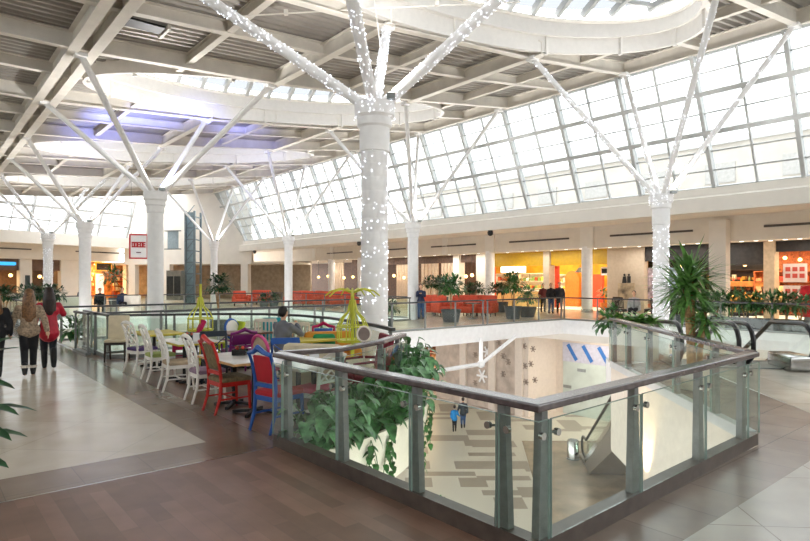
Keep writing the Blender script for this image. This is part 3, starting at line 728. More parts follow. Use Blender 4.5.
# shop lighting
def shop_light(p0, p1, e, c, z=3.4, b=33.2):
    a0, a1 = px_a(p1), px_a(p0); lamp('shop_ceiling_light', 'AREA', AB((a0+a1)/2, b, z), e, c, abs(a1 - a0) * .8, 2.5, (0, 0, A_ROT))
shop_light(487, 548, 170, (1, .84, .55)); shop_light(548, 608, 130, (1, .8, .5)); shop_light(727, 766, 110, (1, .75, .45)); shop_light(645, 713, 70, (1, .8, .6)); shop_light(775, 850, 140, (1, .72, .45))
shop_light(413, 478, 60, (1, .75, .5)); shop_light(352, 413, 60, (1, .72, .45)); shop_light(250, 352, 130, (1, .75, .5))
# red edge of the yellow shop, white sign
o = abbox('shop_sign', px_a(526), px_a(502), SF - .12, SF - .01, 2.32, 2.72, mat('sign_white', '#FFFFFF', .4, var=0, emit='#FFF6E8', estr=1.6), None, False)
tag(o, 'blank white lit sign above the counter of the yellow shop', 'sign')
for p0, p1 in ((487, 492), (552, 556)):
    o = abbox('shop_banner', px_a(p1), px_a(p0), SF + .3, SF + .4, .05, 2.7, mat('banner_red', '#E0482A', .5, var=.05), None, False)
    tag(o, 'upright red panel at the edge of the yellow shop by the round column' if p0 == 487 else 'upright red panel beside the pier in the middle of the yellow shop', 'panel')
GOODC = ['#E8E0D0', '#D96A2E', '#F0C040', '#A8442A', '#F5F0E5', '#C9A060', '#7A9A50', '#E09050']
def shelf_unit(p, b, wd, ht, label, cat='shelf', rows=4, frame=mat('shelf_white', '#F0E6D0', .5, var=.03), glow=False, group=None, n=9, cols=GOODC):
    a = a_at(p, b); c = AB(a, b); t = thing('display_shelf', label, cat, c, A_ROT + math.pi, group)
    loc = lambda x, y, z: tuple(Vector((c.x, c.y, 0)) + Vector((UA.x*x + UB.x*y, UA.y*x + UB.y*y, z)))
    for s in (-1, 1):
        mb = MB(); mb.box(loc(s * wd / 2, 0, ht / 2), (.05, .45, ht), A_ROT); mb.build('side_panel', frame, t)
    mb = MB(); mb.box(loc(0, .21, ht / 2), (wd, .03, ht), A_ROT); mb.build('back_panel', frame, t)
    for i in range(rows + 1):
        z = .1 + (ht - .12) * i / rows; mb = MB(); mb.box(loc(0, 0, z), (wd, .42, .04), A_ROT); sh = mb.build('shelf_board', frame, t)
        if i < rows:
            for k in range(n):
                x = -wd / 2 + wd * (k + .5) / n; h = R.uniform(.12, min(.32, (ht / rows) * .75)); mb = MB(); mb.rbox(loc(x, -.04, z + .02 + h / 2), (wd / n * .75, .22, h), .02, A_ROT, seg=1)
                cc = R.choice(cols); mb.build('package', mat('goods' + cc, cc, .5, var=.1, scale=8), sh)
    return t
for p, b, wd, ht, l in ((500, 34.6, 2.3, 2.3, 'tall goods shelf behind the lit white sign in the yellow shop'), (517, 34.8, 2.4, 2.3, 'goods shelf near the middle of the yellow shop'),
                        (534, 34.6, 2.4, 2.3, 'goods shelf just left of the pier in the yellow shop'), (565, 34.9, 1.6, 2.2, 'goods shelf right of the two standing men, inside the yellow shop')):
    shelf_unit(p, b, wd, ht, l, group=None)
shelf_unit(748, 33.5, 2.6, 1.1, 'lit bar counter shelf in the dark restaurant front', 'counter', 2, mat('bar_wood', '#6B4A2C', .5, var=.1), n=10, cols=['#F0D090', '#D8A040', '#E8C878', '#B04A30'])
shelf_unit(742, 35.2, 3.6, 2.4, 'bottle shelf on the back wall of the dark restaurant', 'shelf', 4, mat('bar_dark', '#3A2A20', .5, var=.1), n=14, cols=['#D8A040', '#C05030', '#F0E0C0', '#704020', '#A06030'])
shelf_unit(664, 35.0, 4.5, 2.3, 'shelf of colourful goods behind the lit column in the dark shop', 'shelf', 4, mat('shelf_grey', '#B8B4AC', .5, var=.05), n=12, cols=['#C8C4E0', '#E8E8F0', '#A0B0D0', '#D89080', '#60708A'])
shelf_unit(790, 34.5, 3.2, 2.3, 'rust red goods shelf in the shop at the picture edge', 'shelf', 4, BRICKO, n=9, cols=['#C05A30', '#D8A070', '#8A3A20', '#E0C090', '#F04030'])
# poster boards on the glass of the right edge shop
for z, l in ((2.15, 'upper white and red poster on the glass of the right edge shop'), (1.15, 'lower white and red poster on the glass of the right edge shop')):
    a = a_at(795, SF - .25); t = thing('window_poster', l, 'poster', AB(a, SF - .25, z))
    mb = MB(); mb.box(AB(a, SF - .25, z), (.95, .02, .85), A_ROT); mb.build('sheet', mat('poster_pale', '#DCC9BE', .6, var=.03), t)
    for i in range(2):
        for j in range(3): mb = MB(); mb.box(AB(a - .28 + .28 * j, SF - .265, z + .17 - .3 * i), (.2, .01, .2), A_ROT); mb.build('printed_square', mat('poster_red', '#C24A3A', .6, var=.03), t)
# washroom sign: two dark figures
for i, q in enumerate((624.5, 629)):
    a = a_at(q, SF - .12); c = AB(a, SF - .12, 1.84); t = thing('washroom_pictogram', 'dark %s washroom figure on the beige wall' % ('woman' if i == 0 else 'man'), 'sign', c)
    mb = MB(); mb.ball(c + Vector((0, 0, .27)), (.065, .03, .065)); mb.build('head_disc', BLACK, t)
    mb = MB()
    if i == 0: mb.prism([], 0, 0) if False else mb.add([AB(a-.08, SF-.12, 2.02), AB(a+.08, SF-.12, 2.02), AB(a+.14, SF-.12, 1.66), AB(a-.14, SF-.12, 1.66), AB(a-.08, SF-.15, 2.02), AB(a+.08, SF-.15, 2.02), AB(a+.14, SF-.15, 1.66), AB(a-.14, SF-.15, 1.66)], [(0,1,2,3), (7,6,5,4), (0,4,5,1), (1,5,6,2), (2,6,7,3), (3,7,4,0)])
    else: mb.box(c + Vector((0, 0, .02)), (.2, .03, .36), A_ROT)
    for s in (-1, 1): mb.box(AB(a + s * .055, SF - .12, 1.58), (.07, .03, .2), A_ROT)
    mb.build('figure', BLACK, t)
o = abbox('wall_mural', a_at(634.5, SF - .12), a_at(618, SF - .12), SF - .14, SF - .1, .7, 1.65, mat('mural_print', '#9B8B72', .6, var=.35, scale=2.2), None, False); tag(o, 'faded painting under the washroom figures on the beige wall', 'picture')
# timber slats and pendant lamps of the brown restaurant
for p0, p1, l in ((423, 437, 'pale vertical slat screen left of the dark opening behind the bridge'), (443, 456, 'pale vertical slat screen right of the dark opening behind the bridge'), (334, 343, 'pale vertical slat screen left of the lit column'), (398, 408, 'pale vertical slat screen between the two white columns')):
    t = thing('slat_screen', l, 'screen', AB(a_at((p0 + p1) / 2, SF + .1), SF + .1)); n = 5
    for i in range(n):
        a = a_at(p0 + (p1 - p0) * i / (n - 1), SF + .1); mb = MB(); mb.box(AB(a, SF + .1, 1.75), (.28, .1, 3.5), A_ROT); mb.build('slat', SLATM, t)
def pendant(p, b, z, label):
    c = AB(a_at(p, b), b, z); t = thing('pendant_lamp', label, 'lamp', (c.x, c.y, z), 0, 'globe pendants of the brown restaurant')
    mb = MB(); mb.ball(c, .13); mb.build('globe', LAMPW, t)
    mb = MB(); mb.tube([c + Vector((0, 0, .12)), (c.x, c.y, FZ + .05)], .015, 6); mb.build('cable', BLACK, t)
for i, p in enumerate((308, 318.5, 328, 344, 353, 394, 404, 466, 472)):
    pendant(p, 30.6, 2.0 + .08 * (i % 3), 'glowing round pendant in the brown restaurant across the opening')
mb = MB()
for i in range(40):
    p = 245 + i * 14.6
    b = 29.9 + .5 * (i % 3 == 0); a = a_at(p, b); c = AB(a, b, FZ + .035)
    t = thing('downlight', 'small round spotlight in the strip of ceiling over the right shop fronts', 'light', c, 0, 'spotlights over the right shop fronts')
    mb = MB(); mb.lathe([(.09, 0), (.09, .02)], c - Vector((0, 0, .012)), 10); mb.build('lens', LAMPC, t)
    mb = MB(); mb.lathe([(.13, .0), (.13, .02)], c, 12); mb.build('trim_ring', CHROME, t)
for i in range(6): lamp('downlight_row', 'AREA', AB(6 + 8 * i, 29.9, FZ), 90, (1, .94, .86), 6, .3, (0, 0, A_ROT))
# round shop columns
for p, l in ((587, 'round white shop column in front of the yellow shop, right of the two men'), (490, 'round white shop column at the left edge of the yellow shop'), (331.5, 'distant round white shop column behind the orange sofas'), (361, 'distant round white shop column just left of the thick lit column')):
    b = 29.1; c = AB(a_at(p, b), b); t = thing('round_column', l, 'column', c, 0, None, 'thing')
    mb = MB(); mb.lathe([(.3, 0), (.3, 3.7)], (c.x, c.y, 0), 24); mb.build('shaft', WHITE, t); mb = MB(); mb.lathe([(.33, 0), (.33, .16), (.31, .18)], (c.x, c.y, 0), 24); mb.build('base_ring', CHROME, t)
mb = MB(); a = a_at(719, 28.7); mb.box(AB(a, 28.75, 2.3), (.75, .5, 4.6), A_ROT); struct('wall_pier_square', mb, PLASTER)
for p in (587, 490):
    mb = MB(); mb.box(AB(a_at(p, 28.92), 28.92, 4.2), (.8, .14, 1.18), A_ROT); struct('trim_pilaster', mb, PLASTER)
for p in (445, 332, 314): 
    mb = MB(); mb.box(AB(a_at(p, 28.98), 28.98, 4.2), (.5, .08, 1.18), A_ROT); struct('trim_pilaster', mb, PLASTER)
# cornice spotlights (small black cameras)
for p in (356, 487, 252):
    b = 22.4; a = a_at(p, b); c = AB(a, b, 4.3); t = thing('dome_camera', 'small dark dome camera under the cornice', 'camera', c, 0, 'dome cameras under the cornice')
    mb = MB(); mb.lathe([(.05, -.22), (.13, -.16), (.15, -.05), (.12, .06)], c + Vector((UB.x, UB.y, 0)) * .25, 12); mb.build('dome', BLACK, t)

# ------------------------------------------------------------------ lower level
LW = 25.5
HO1 = mat('snowflake_board', '#B7A99B', .7, var=.1, scale=2); PINKW = mat('lower_pink_plaster', '#D6CBBE', .7, var=.02)
abbox('wall_lower_board', 20.2, 27.2, LW, LW + .3, LZ, -.62, HO1)
abbox('wall_lower_side', 19.9, 20.2, LW, 28.2, LZ, -.62, PINKW)
abbox('wall_lower_recess', 2, 20.0, 28, 28.3, LZ, -.62, PINKW)
abbox('wall_lower_shop_back', 27, 45, 31, 31.3, LZ, -.62, BRICKO)
abbox('ceiling_lower', 2, 60, 23.5, 36, -1.0, -.63, PLASTER)
abbox('wall_lower_far', 45, 45.4, -2, 36, LZ, -.62, PLASTER)
for p in (463, 492, 519):
    a = a_at(p, LW - .1); abbox('trim_lower_pilaster', a - .25, a + .25, LW - .15, LW, LZ, -.62, PINKW)
lamp('lower_shop_light', 'AREA', AB(31, 29, -1.1), 350, (1, .7, .4), 8, 3, (0, 0, A_ROT))
lamp('lower_hall_light', 'AREA', AB(14, 26.2, -1.1), 160, (1, .88, .75), 8, 1.5, (0, 0, A_ROT))
for p, l in ((424, 'shelf of red and gold goods in the lower shop beside the foliage'), (436, 'shelf of orange goods in the middle of the lower shop'), (450, 'shelf of bright goods in the lower shop next to the snowflake wall')):
    b = 28.5; a = a_at(p, b); c = AB(a, b, LZ); t = thing('display_shelf', l, 'shelf', c)
    mb = MB(); mb.box(AB(a, b + .2, LZ + 1.6), (2.2, .1, 3.2), A_ROT); mb.build('back_panel', BRICKO, t)
    for i in range(6):
        z = LZ + .15 + .52 * i; mb = MB(); mb.box(AB(a, b, z), (2.2, .45, .05), A_ROT); sh = mb.build('shelf_board', mat('shelf_white2', '#E6D9C4', .5, var=.03), t)
        for k in range(6):
            h = R.uniform(.2, .42); mb = MB(); mb.rbox(AB(a - .9 + .36 * k, b - .05, z + .03 + h / 2), (.26, .25, h), .03, A_ROT, seg=1); cc = R.choice(['#E08A50', '#C8402E', '#F2D8B0', '#8A5A3A', '#F0B070', '#B8BCC8'])
            mb.build('package', mat('goods' + cc, cc, .5, var=.1, scale=8), sh)
# snowflakes on the lower hoarding
def snowflake(p, py, size, m, label, group):
    b = LW - .05; a = a_at(p, b); Y = AB(a, b).y; z = CH - (py - HZ) / F * Y; c = AB(a, b, z)
    mb = MB()
    for k in range(3):
        t = k * math.pi / 3; d = Vector((UA.x * math.cos(t), UA.y * math.cos(t), math.sin(t))) * size; mb.bar(c - d, c + d, size * .28, .03, (UB.x, UB.y, 0))
    tag(mb.build('snowflake_decal', m), label, 'decoration', group)
snowflake(482, 376, .42, WHITE, 'large white six pointed snowflake on the lower taupe board', None)
snowflake(487, 352, .34, WHITE, 'smaller white snowflake above the big one on the lower taupe board', None)
GD = mat('grey_decal', '#94867B', .7, var=.03)
for p, y in ((475, 355), (475, 383), (493, 385), (503, 374), (503, 356), (508, 362), (524, 346), (533, 349), (531, 364), (525, 366), (526, 382), (535, 380), (499, 343)):
    snowflake(p, y, .18, GD, 'small grey snowflake on the lower taupe board', 'small grey snowflakes on the lower board')
# shuttered shop front with blue striped film
bq = 27.9; a0, a1 = a_at(630, bq), a_at(563, bq)
t = thing('shop_hoarding', 'pale hoarding with blue slanted stripes along its top, on the lower floor', 'hoarding', AB((a0 + a1) / 2, bq, LZ))
mb = MB(); mb.prism(abp((a0, bq), (a1, bq), (a1, bq + .08), (a0, bq + .08)), LZ, LZ + 2.9); mb.build('sheet', mat('hoarding_green', '#B9C4BC', .5, var=.06, scale=1.2), t)
mb = MB(); mb.prism(abp((a0, bq - .03), (a1, bq - .03), (a1, bq + .08), (a0, bq + .08)), LZ + 2.9, LZ + 3.95); mb.build('striped_band', mat('band_lilac', '#B9BAC8', .5, var=.05), t)
BLUE = mat('stripe_blue', '#2F6BB0', .5, var=.05)
for i in range(7):
    x = a1 - .35 - i * .95; mb = MB(); mb.bar(AB(x, bq - .05, LZ + 3.85), AB(x - .55, bq - .05, LZ + 3.02), .2, .03, (UB.x, UB.y, 0)); mb.build('blue_stripe', BLUE, t)
for x, z in ((a1 - 1.2, 2.5), (a1 - 3.3, 2.4), (a1 - .3, 1.5), (a1 - 2.2, 1.3)):
    mb = MB(); mb.box(AB(x, bq - .03, LZ + z), (.5, .03, .16), A_ROT); mb.build('small_panel', GREYM, t)
# under-bridge struts
t = thing('bridge_truss', 'white tubular strut hanging below the bridge slab', 'truss', at(481, 340, 21.5))
P1, P2, P3, P4 = at(481, 338, 21.6), at(481, 364, 21.6), at(516, 336, 23.5), at(420, 374, 19.4)
for q0, q1 in ((P1, P2), (P2, P3), (P2, P4)):
    mb = MB(); mb.tube([q0, q1], .075, 10); mb.build('tube', WHITE, t)
mb = MB(); mb.ball(P2, .15); mb.build('node', WHITE, t)
# bollard lamp at the foot of the escalator
p = gnd(573, 459, LZ); t = thing('bollard', 'small round steel bollard at the foot of the escalator', 'bollard', p)
mb = MB(); mb.lathe([(.24, 0), (.24, .75), (.2, .8), (.05, .8)], p, 18); mb.build('drum', CHROME, t); mb = MB(); mb.lathe([(.26, 0), (.26, .05)], p, 18); mb.build('foot', GREYM, t)
# added fill lights on the cornice ledge, glowing to brighten the ceiling
for i in range(8):
    a = 1 + 6.2 * i; c = AB(a, 23.1, 5.36); t = thing('added_uplight', 'added linear fill light on top of the right cornice', 'light', c, 0, 'added fill lights on the cornice ledge')
    mb = MB(); mb.box(c - Vector((0, 0, .03)), (1.2, .12, .06), A_ROT); mb.build('body', GREYM, t)
    mb = MB(); mb.box(c + Vector((0, 0, .008)), (1.1, .08, .012), A_ROT); mb.build('lens', LAMPC, t)
# ------------------------------------------------------------------ plants
def leaf(mb, base, d, up, L, W, droop=.3, kind='oval'):
    d = Vector(d).normalized(); up = Vector(up); side = d.cross(up)
    if side.length < 1e-3: side = Vector((1, 0, 0))
    side.normalize(); up = side.cross(d).normalized(); vs = []
    prof = {'oval': ((0, .05), (.2, .7), (.5, 1), (.8, .6), (1, .02)), 'sword': ((0, .6), (.3, 1), (.7, .75), (1, .03)), 'heart': ((-.12, .55), (.1, .98), (.4, 1), (.75, .6), (1, .03))}[kind]
    for t, w_ in prof:
        c = Vector(base) + d * (t * L) + up * (-droop * t * t * L)
        vs += [c + side * w_ * W / 2 + up * W * .12 * w_, c, c - side * w_ * W / 2 + up * W * .12 * w_]
    fs = []
    for i in range(len(prof) - 1):
        for k in (0, 1): fs.append((3*i+k, 3*i+k+1, 3*i+3+k+1, 3*i+3+k))
    mb.add(vs, fs, True)
def rdir(lo=-.2, hi=1.0):
    t = R.random() * 6.283; z = R.uniform(lo, hi); s = math.sqrt(max(.05, 1 - z*z)); return Vector((s * math.cos(t), s * math.sin(t), z))
def bush(mb, c, r, n, L, W, kind='oval', lo=-.4):
    for _ in range(n):
        d = rdir(lo, 1); p = Vector(c) + Vector((d.x * r[0], d.y * r[1], d.z * r[2])) * R.uniform(.25, 1)
        dd = (d + rdir(-1, .6) * .6); leaf(mb, p, dd, (0, 0, 1), L * R.uniform(.7, 1.2), W * R.uniform(.7, 1.2), R.uniform(.1, .5), kind)
def potted(label, loc, pot_r, pot_h, cz, r, n, L, W, m=LEAF, potm=POT, name='potted_plant', group=None, kind='oval', stem=True):
    loc = Vector(loc); t = thing(name, label, 'plant', loc, 0, group)
    mb = MB(); mb.lathe([(pot_r * .72, 0), (pot_r, pot_h), (pot_r * .88, pot_h), (pot_r * .86, pot_h - .05)], loc, 18); mb.build('pot', potm, t)
    if stem:
        mb = MB()
        for k in range(3): q = rdir(0, .2) * .05; mb.tube([loc + Vector((0, 0, pot_h - .06)) + q * .3, loc + Vector((q.x, q.y, cz * .6)), loc + Vector((q.x * 3, q.y * 3, cz))], [.022, .018, .012], 6)
        mb.build('stem', TRUNK, t)
    mb = MB(); bush(mb, loc + Vector((0, 0, cz)), r, n, L, W, kind); mb.build('foliage', m, t, fix=False)
    return t
# yucca palm on the right deck
yl = Vector((4.9, 9.9, 0)); t = thing('yucca_palm', 'tall yucca palm with sword leaves behind the right railing corner', 'plant', yl)
mb = MB(); mb.lathe([(.22, 0), (.27, .34), (.235, .34), (.23, .3)], yl, 20); mb.build('pot', CREAM, t)
tops = []
for dx, dy, h, r in ((-.1, 0, 1.75, .055), (-.02, .05, 1.95, .05), (.1, -.03, 1.3, .045)):
    mb = MB(); lean = Vector((dx * 1.6, dy, 0)); mb.tube([yl + Vector((dx * .6, dy, .28)), yl + Vector((dx * .8, dy, h * .5)), yl + lean * 1.0 + Vector((0, 0, h))], [r * 1.2, r, r * .8], 10); mb.build('trunk', TRUNK, t); tops.append((yl + lean + Vector((0, 0, h)), 1 if h > 1.5 else .75))
for c, s in tops:
    mb = MB()
    for _ in range(int(95 * s)):
        d = rdir(-.55, 1); leaf(mb, c + Vector((0, 0, R.uniform(-.3, .05))), d, (0, 0, 1), R.uniform(.5, .8) * s, .065, R.uniform(.05, .4), 'sword')
    mb.build('leaf_crown', mat('yucca_green', '#5F8A45', .4, var=.3, scale=10), t, fix=False)
mb = MB(); mb.ball(yl + Vector((.05, -.24, .38)), .04); 
# bright plants in the box at the end of the right railing
t = thing('planter_box', 'long pale planter box at the far end of the right railing', 'planter', (5.25, 13.45, 0)); mb = MB(); mb.rbox((5.25, 13.45, .42), (1.0, .42, .84), .02); mb.build('box', CREAM, t)
mb = MB(); mb.box((5.25, 13.45, .83), (.9, .34, .03)); mb.build('soil', SOIL, t)
for i in range(7):
    c = Vector((4.84 + .14 * i, 13.43, .84)); t = thing('broadleaf_plant', 'bright green broad-leaved plant in the long pale planter box', 'plant', c, 0, 'bright plants in the pale planter box')
    mb = MB()
    for _ in range(26): d = rdir(.05, 1); leaf(mb, c, d, (0, 0, 1), R.uniform(.25, .42), .13, .5)
    mb.build('foliage', LEAFB, t, fix=False)
c = Vector((4.66, 13.35, .74)); t = thing('trailing_plant', 'bushy green plant hanging over the left end of the pale planter box', 'plant', c); mb = MB(); bush(mb, c + Vector((0, 0, .1)), (.28, .2, .4), 150, .16, .1); mb.build('foliage', LEAF, t, fix=False)
# big leaved plant at the left picture edge
c = Vector((-3.58, 4.75, 0)); t = thing('rubber_plant', 'dark large-leaved plant cut by the left picture edge', 'plant', c)
mb = MB(); mb.lathe([(.18, 0), (.24, .38), (.21, .38), (.2, .34)], c, 18); mb.build('pot', POT, t)
mb = MB(); mb.tube([c + Vector((0, 0, .3)), c + Vector((.05, 0, .8)), c + Vector((.02, .03, 1.3))], .018, 8); mb.build('stem', TRUNK, t)
mb = MB()
for z, dx, dy, L in ((1.2, .55, -.1, .42), (1.02, .5, -.05, .34), (.83, .6, -.1, .38), (.8, .5, .2, .4), (.66, .55, -.2, .42), (.6, .5, .1, .36), (.4, .4, -.1, .36), (1.3, -.3, .3, .4), (.9, -.5, 0, .4), (.7, -.3, -.4, .4), (1.25, .2, .5, .35), (.5, -.4, .3, .4)):
    d = Vector((dx, dy, .3 if z > 1.1 else .05)); leaf(mb, c + Vector((dx * .2, dy * .2, z)), d, (0, 0, 1), L, .13, .25)
mb.build('foliage', LEAFD, t, fix=False)

# ------------------------------------------------------------------ planter below the café tip
def offset(P, o):
    out = []
    for i, p in enumerate(P):
        d = (P[min(i+1, len(P)-1)] - P[max(i-1, 0)]).normalized(); out.append(p + Vector((-d.y, d.x)) * o)
    return out
def smooth(P, n):
    P = [Vector(p) for p in P]; out = []
    for i in range(len(P) - 1):
        p0 = P[max(i-1, 0)]; p1 = P[i]; p2 = P[i+1]; p3 = P[min(i+2, len(P)-1)]
        for k in range(n):
            t = k / n; out.append(.5 * ((2*p1) + (p2-p0)*t + (2*p0-5*p1+4*p2-p3)*t*t + (3*p1-p0-3*p2+p3)*t**3))
    return out + [P[-1]]
PC = smooth([Vector((-1.15, 6.62)), Vector((-.83, 6.95)), Vector((-.335, 7.85)), Vector((-.03, 8.9)), Vector((-.2, 9.9))], 5)
t = thing('curved_planter', 'cream curved planter shell hung outside the café edge', 'planter', (-.3, 7.4, -.6))
rows = [(offset(PC, -.07), -.06), (offset(PC, -.08), -.1), (offset(PC, -.3), -.1), (offset(PC, -.33), -.01), (offset(PC, -.38), -.01), (offset(PC, -.36), -.25), (offset(PC, -.22), -.78), (offset(PC, -.07), -.82)]
mb = MB(); n = len(PC); v = []
for q, z in rows: v += [Vector((p.x, p.y, z)) for p in q]
fs = [(r*n+i, r*n+i+1, ((r+1) % len(rows))*n+i+1, ((r+1) % len(rows))*n+i) for r in range(len(rows)) for i in range(n-1)]
fs += [tuple(r*n for r in range(len(rows))), tuple(r*n+n-1 for r in reversed(range(len(rows))))]
mb.add(v, fs); mb.build('shell', CREAM, t)
mb = MB(); q0, q1 = offset(PC, -.08), offset(PC, -.31); mb.add([Vector((p.x, p.y, -.06)) for p in q0] + [Vector((p.x, p.y, -.06)) for p in q1], [(i, i+1, n+i+1, n+i) for i in range(n-1)]); mb.build('soil', SOIL, t, fix=False)
def monstera(c, n, hmax, spread, group, label):
    t = thing('monstera_plant', label, 'plant', c, 0, group); mb = MB(); st = MB()
    for _ in range(n):
        d = rdir(.0, 1); h = R.uniform(.1, hmax); e = c + Vector((d.x * spread * R.uniform(.4, 1), d.y * spread * R.uniform(.4, 1), h))
        st.tube([c, c.lerp(e, .55) + Vector((0, 0, .08)), e], .008, 5, False)
        out = Vector((e.x - c.x, e.y - c.y, -.05)).normalized() + rdir(-.6, .3) * .5
        leaf(mb, e, out, (0, 0, 1), R.uniform(.1, .2), R.uniform(.09, .16), R.uniform(.2, .9), 'heart')
    st.build('stalks', LEAF, t, fix=False); mb.build('foliage', LEAFG if R.random() < .5 else LEAF, t, fix=False)
q = offset(PC, -.2); k = 0
for i in range(1, len(q) - 1, 2):
    p = q[i]; tip = i / len(q)
    monstera(Vector((p.x, p.y, -.07)), 62, .55 + .45 * tip, .4 + .1 * tip, 'leafy plants in the curved planter', 'leafy green climber plant growing in the cream curved planter'); k += 1
for i in (3, 6, 8, 11, 15):
    p = offset(PC, -.4)[i]; c = Vector((p.x, p.y, -.08)); t = thing('trailing_vine', 'leafy vine trailing down over the cream planter shell', 'plant', c, 0, 'vines over the planter shell'); mb = MB(); st = MB()
    for s in range(2):
        ox = R.uniform(-.15, .15); L = R.uniform(.3, .75); pts = [c + Vector((0, 0, .04)), c + Vector((ox * .6, -.03, -L * .3)), c + Vector((ox, -.02, -L))]; st.tube(pts, .006, 5, False)
        for u in range(9):
            f = (u + .5) / 9; p2 = c + Vector((ox * f, -.04, -L * f)); leaf(mb, p2, rdir(-1, 0) + Vector((0, -.6, 0)), (0, 0, 1), .1, .08, .4, 'heart')
    st.build('stem', LEAF, t, fix=False); mb.build('foliage', LEAF, t, fix=False)
p = Vector((-.05, 7.2, LZ)); potted('big green plant standing on the lower floor under the curved planter', (.1, 8.7, LZ), .4, .6, 2.6, (.7, .7, 1.6), 260, .35, .18, LEAF, CREAM)

# ------------------------------------------------------------------ café furniture
WCH = mat('chair_white', '#EFEBE3', .4, var=.02); REDP = mat('chair_red', '#C3271F', .35, var=.06); BLUEP = mat('chair_blue', '#2458A8', .4, var=.06); NAVY = mat('chair_navy', '#26303C', .4, var=.06)
PURP = mat('cloth_purple', '#5A4478', .8, var=.1); GREENC = mat('cloth_green', '#A9B86A', .8, var=.1); BEIGEC = mat('cloth_beige', '#B9A488', .85, var=.1); MAGC = mat('cloth_magenta', '#B5154F', .8, var=.06); PLUM = mat('chair_plum', '#7C1F6B', .45, var=.06)
LIME = mat('cloth_lime', '#B4C832', .8, var=.06); TEAL = mat('cloth_teal', '#1E8E96', .8, var=.06); CREAMC = mat('cloth_cream', '#D9CDAF', .8, var=.05); REDC = mat('cloth_red', '#B8202C', .8, var=.06); MOSS = mat('cloth_moss', '#7A6A4C', .85, var=.15, scale=20)
STRP = mat('chair_pale', '#D9CFBE', .6, var=.06); PINK = mat('chair_pink', '#D04A86', .5, var=.05); ORNG = mat('cloth_orange', '#D9902C', .75, var=.08); WINE = mat('cloth_wine', '#7E2434', .75, var=.08); DLEG = mat('dark_leg', '#3A2C26', .5, var=.1); GREENS = mat('cloth_emerald', '#1F8A52', .7, var=.05)
GREYF = mat('cloth_grey', '#8A8F92', .8, var=.06)
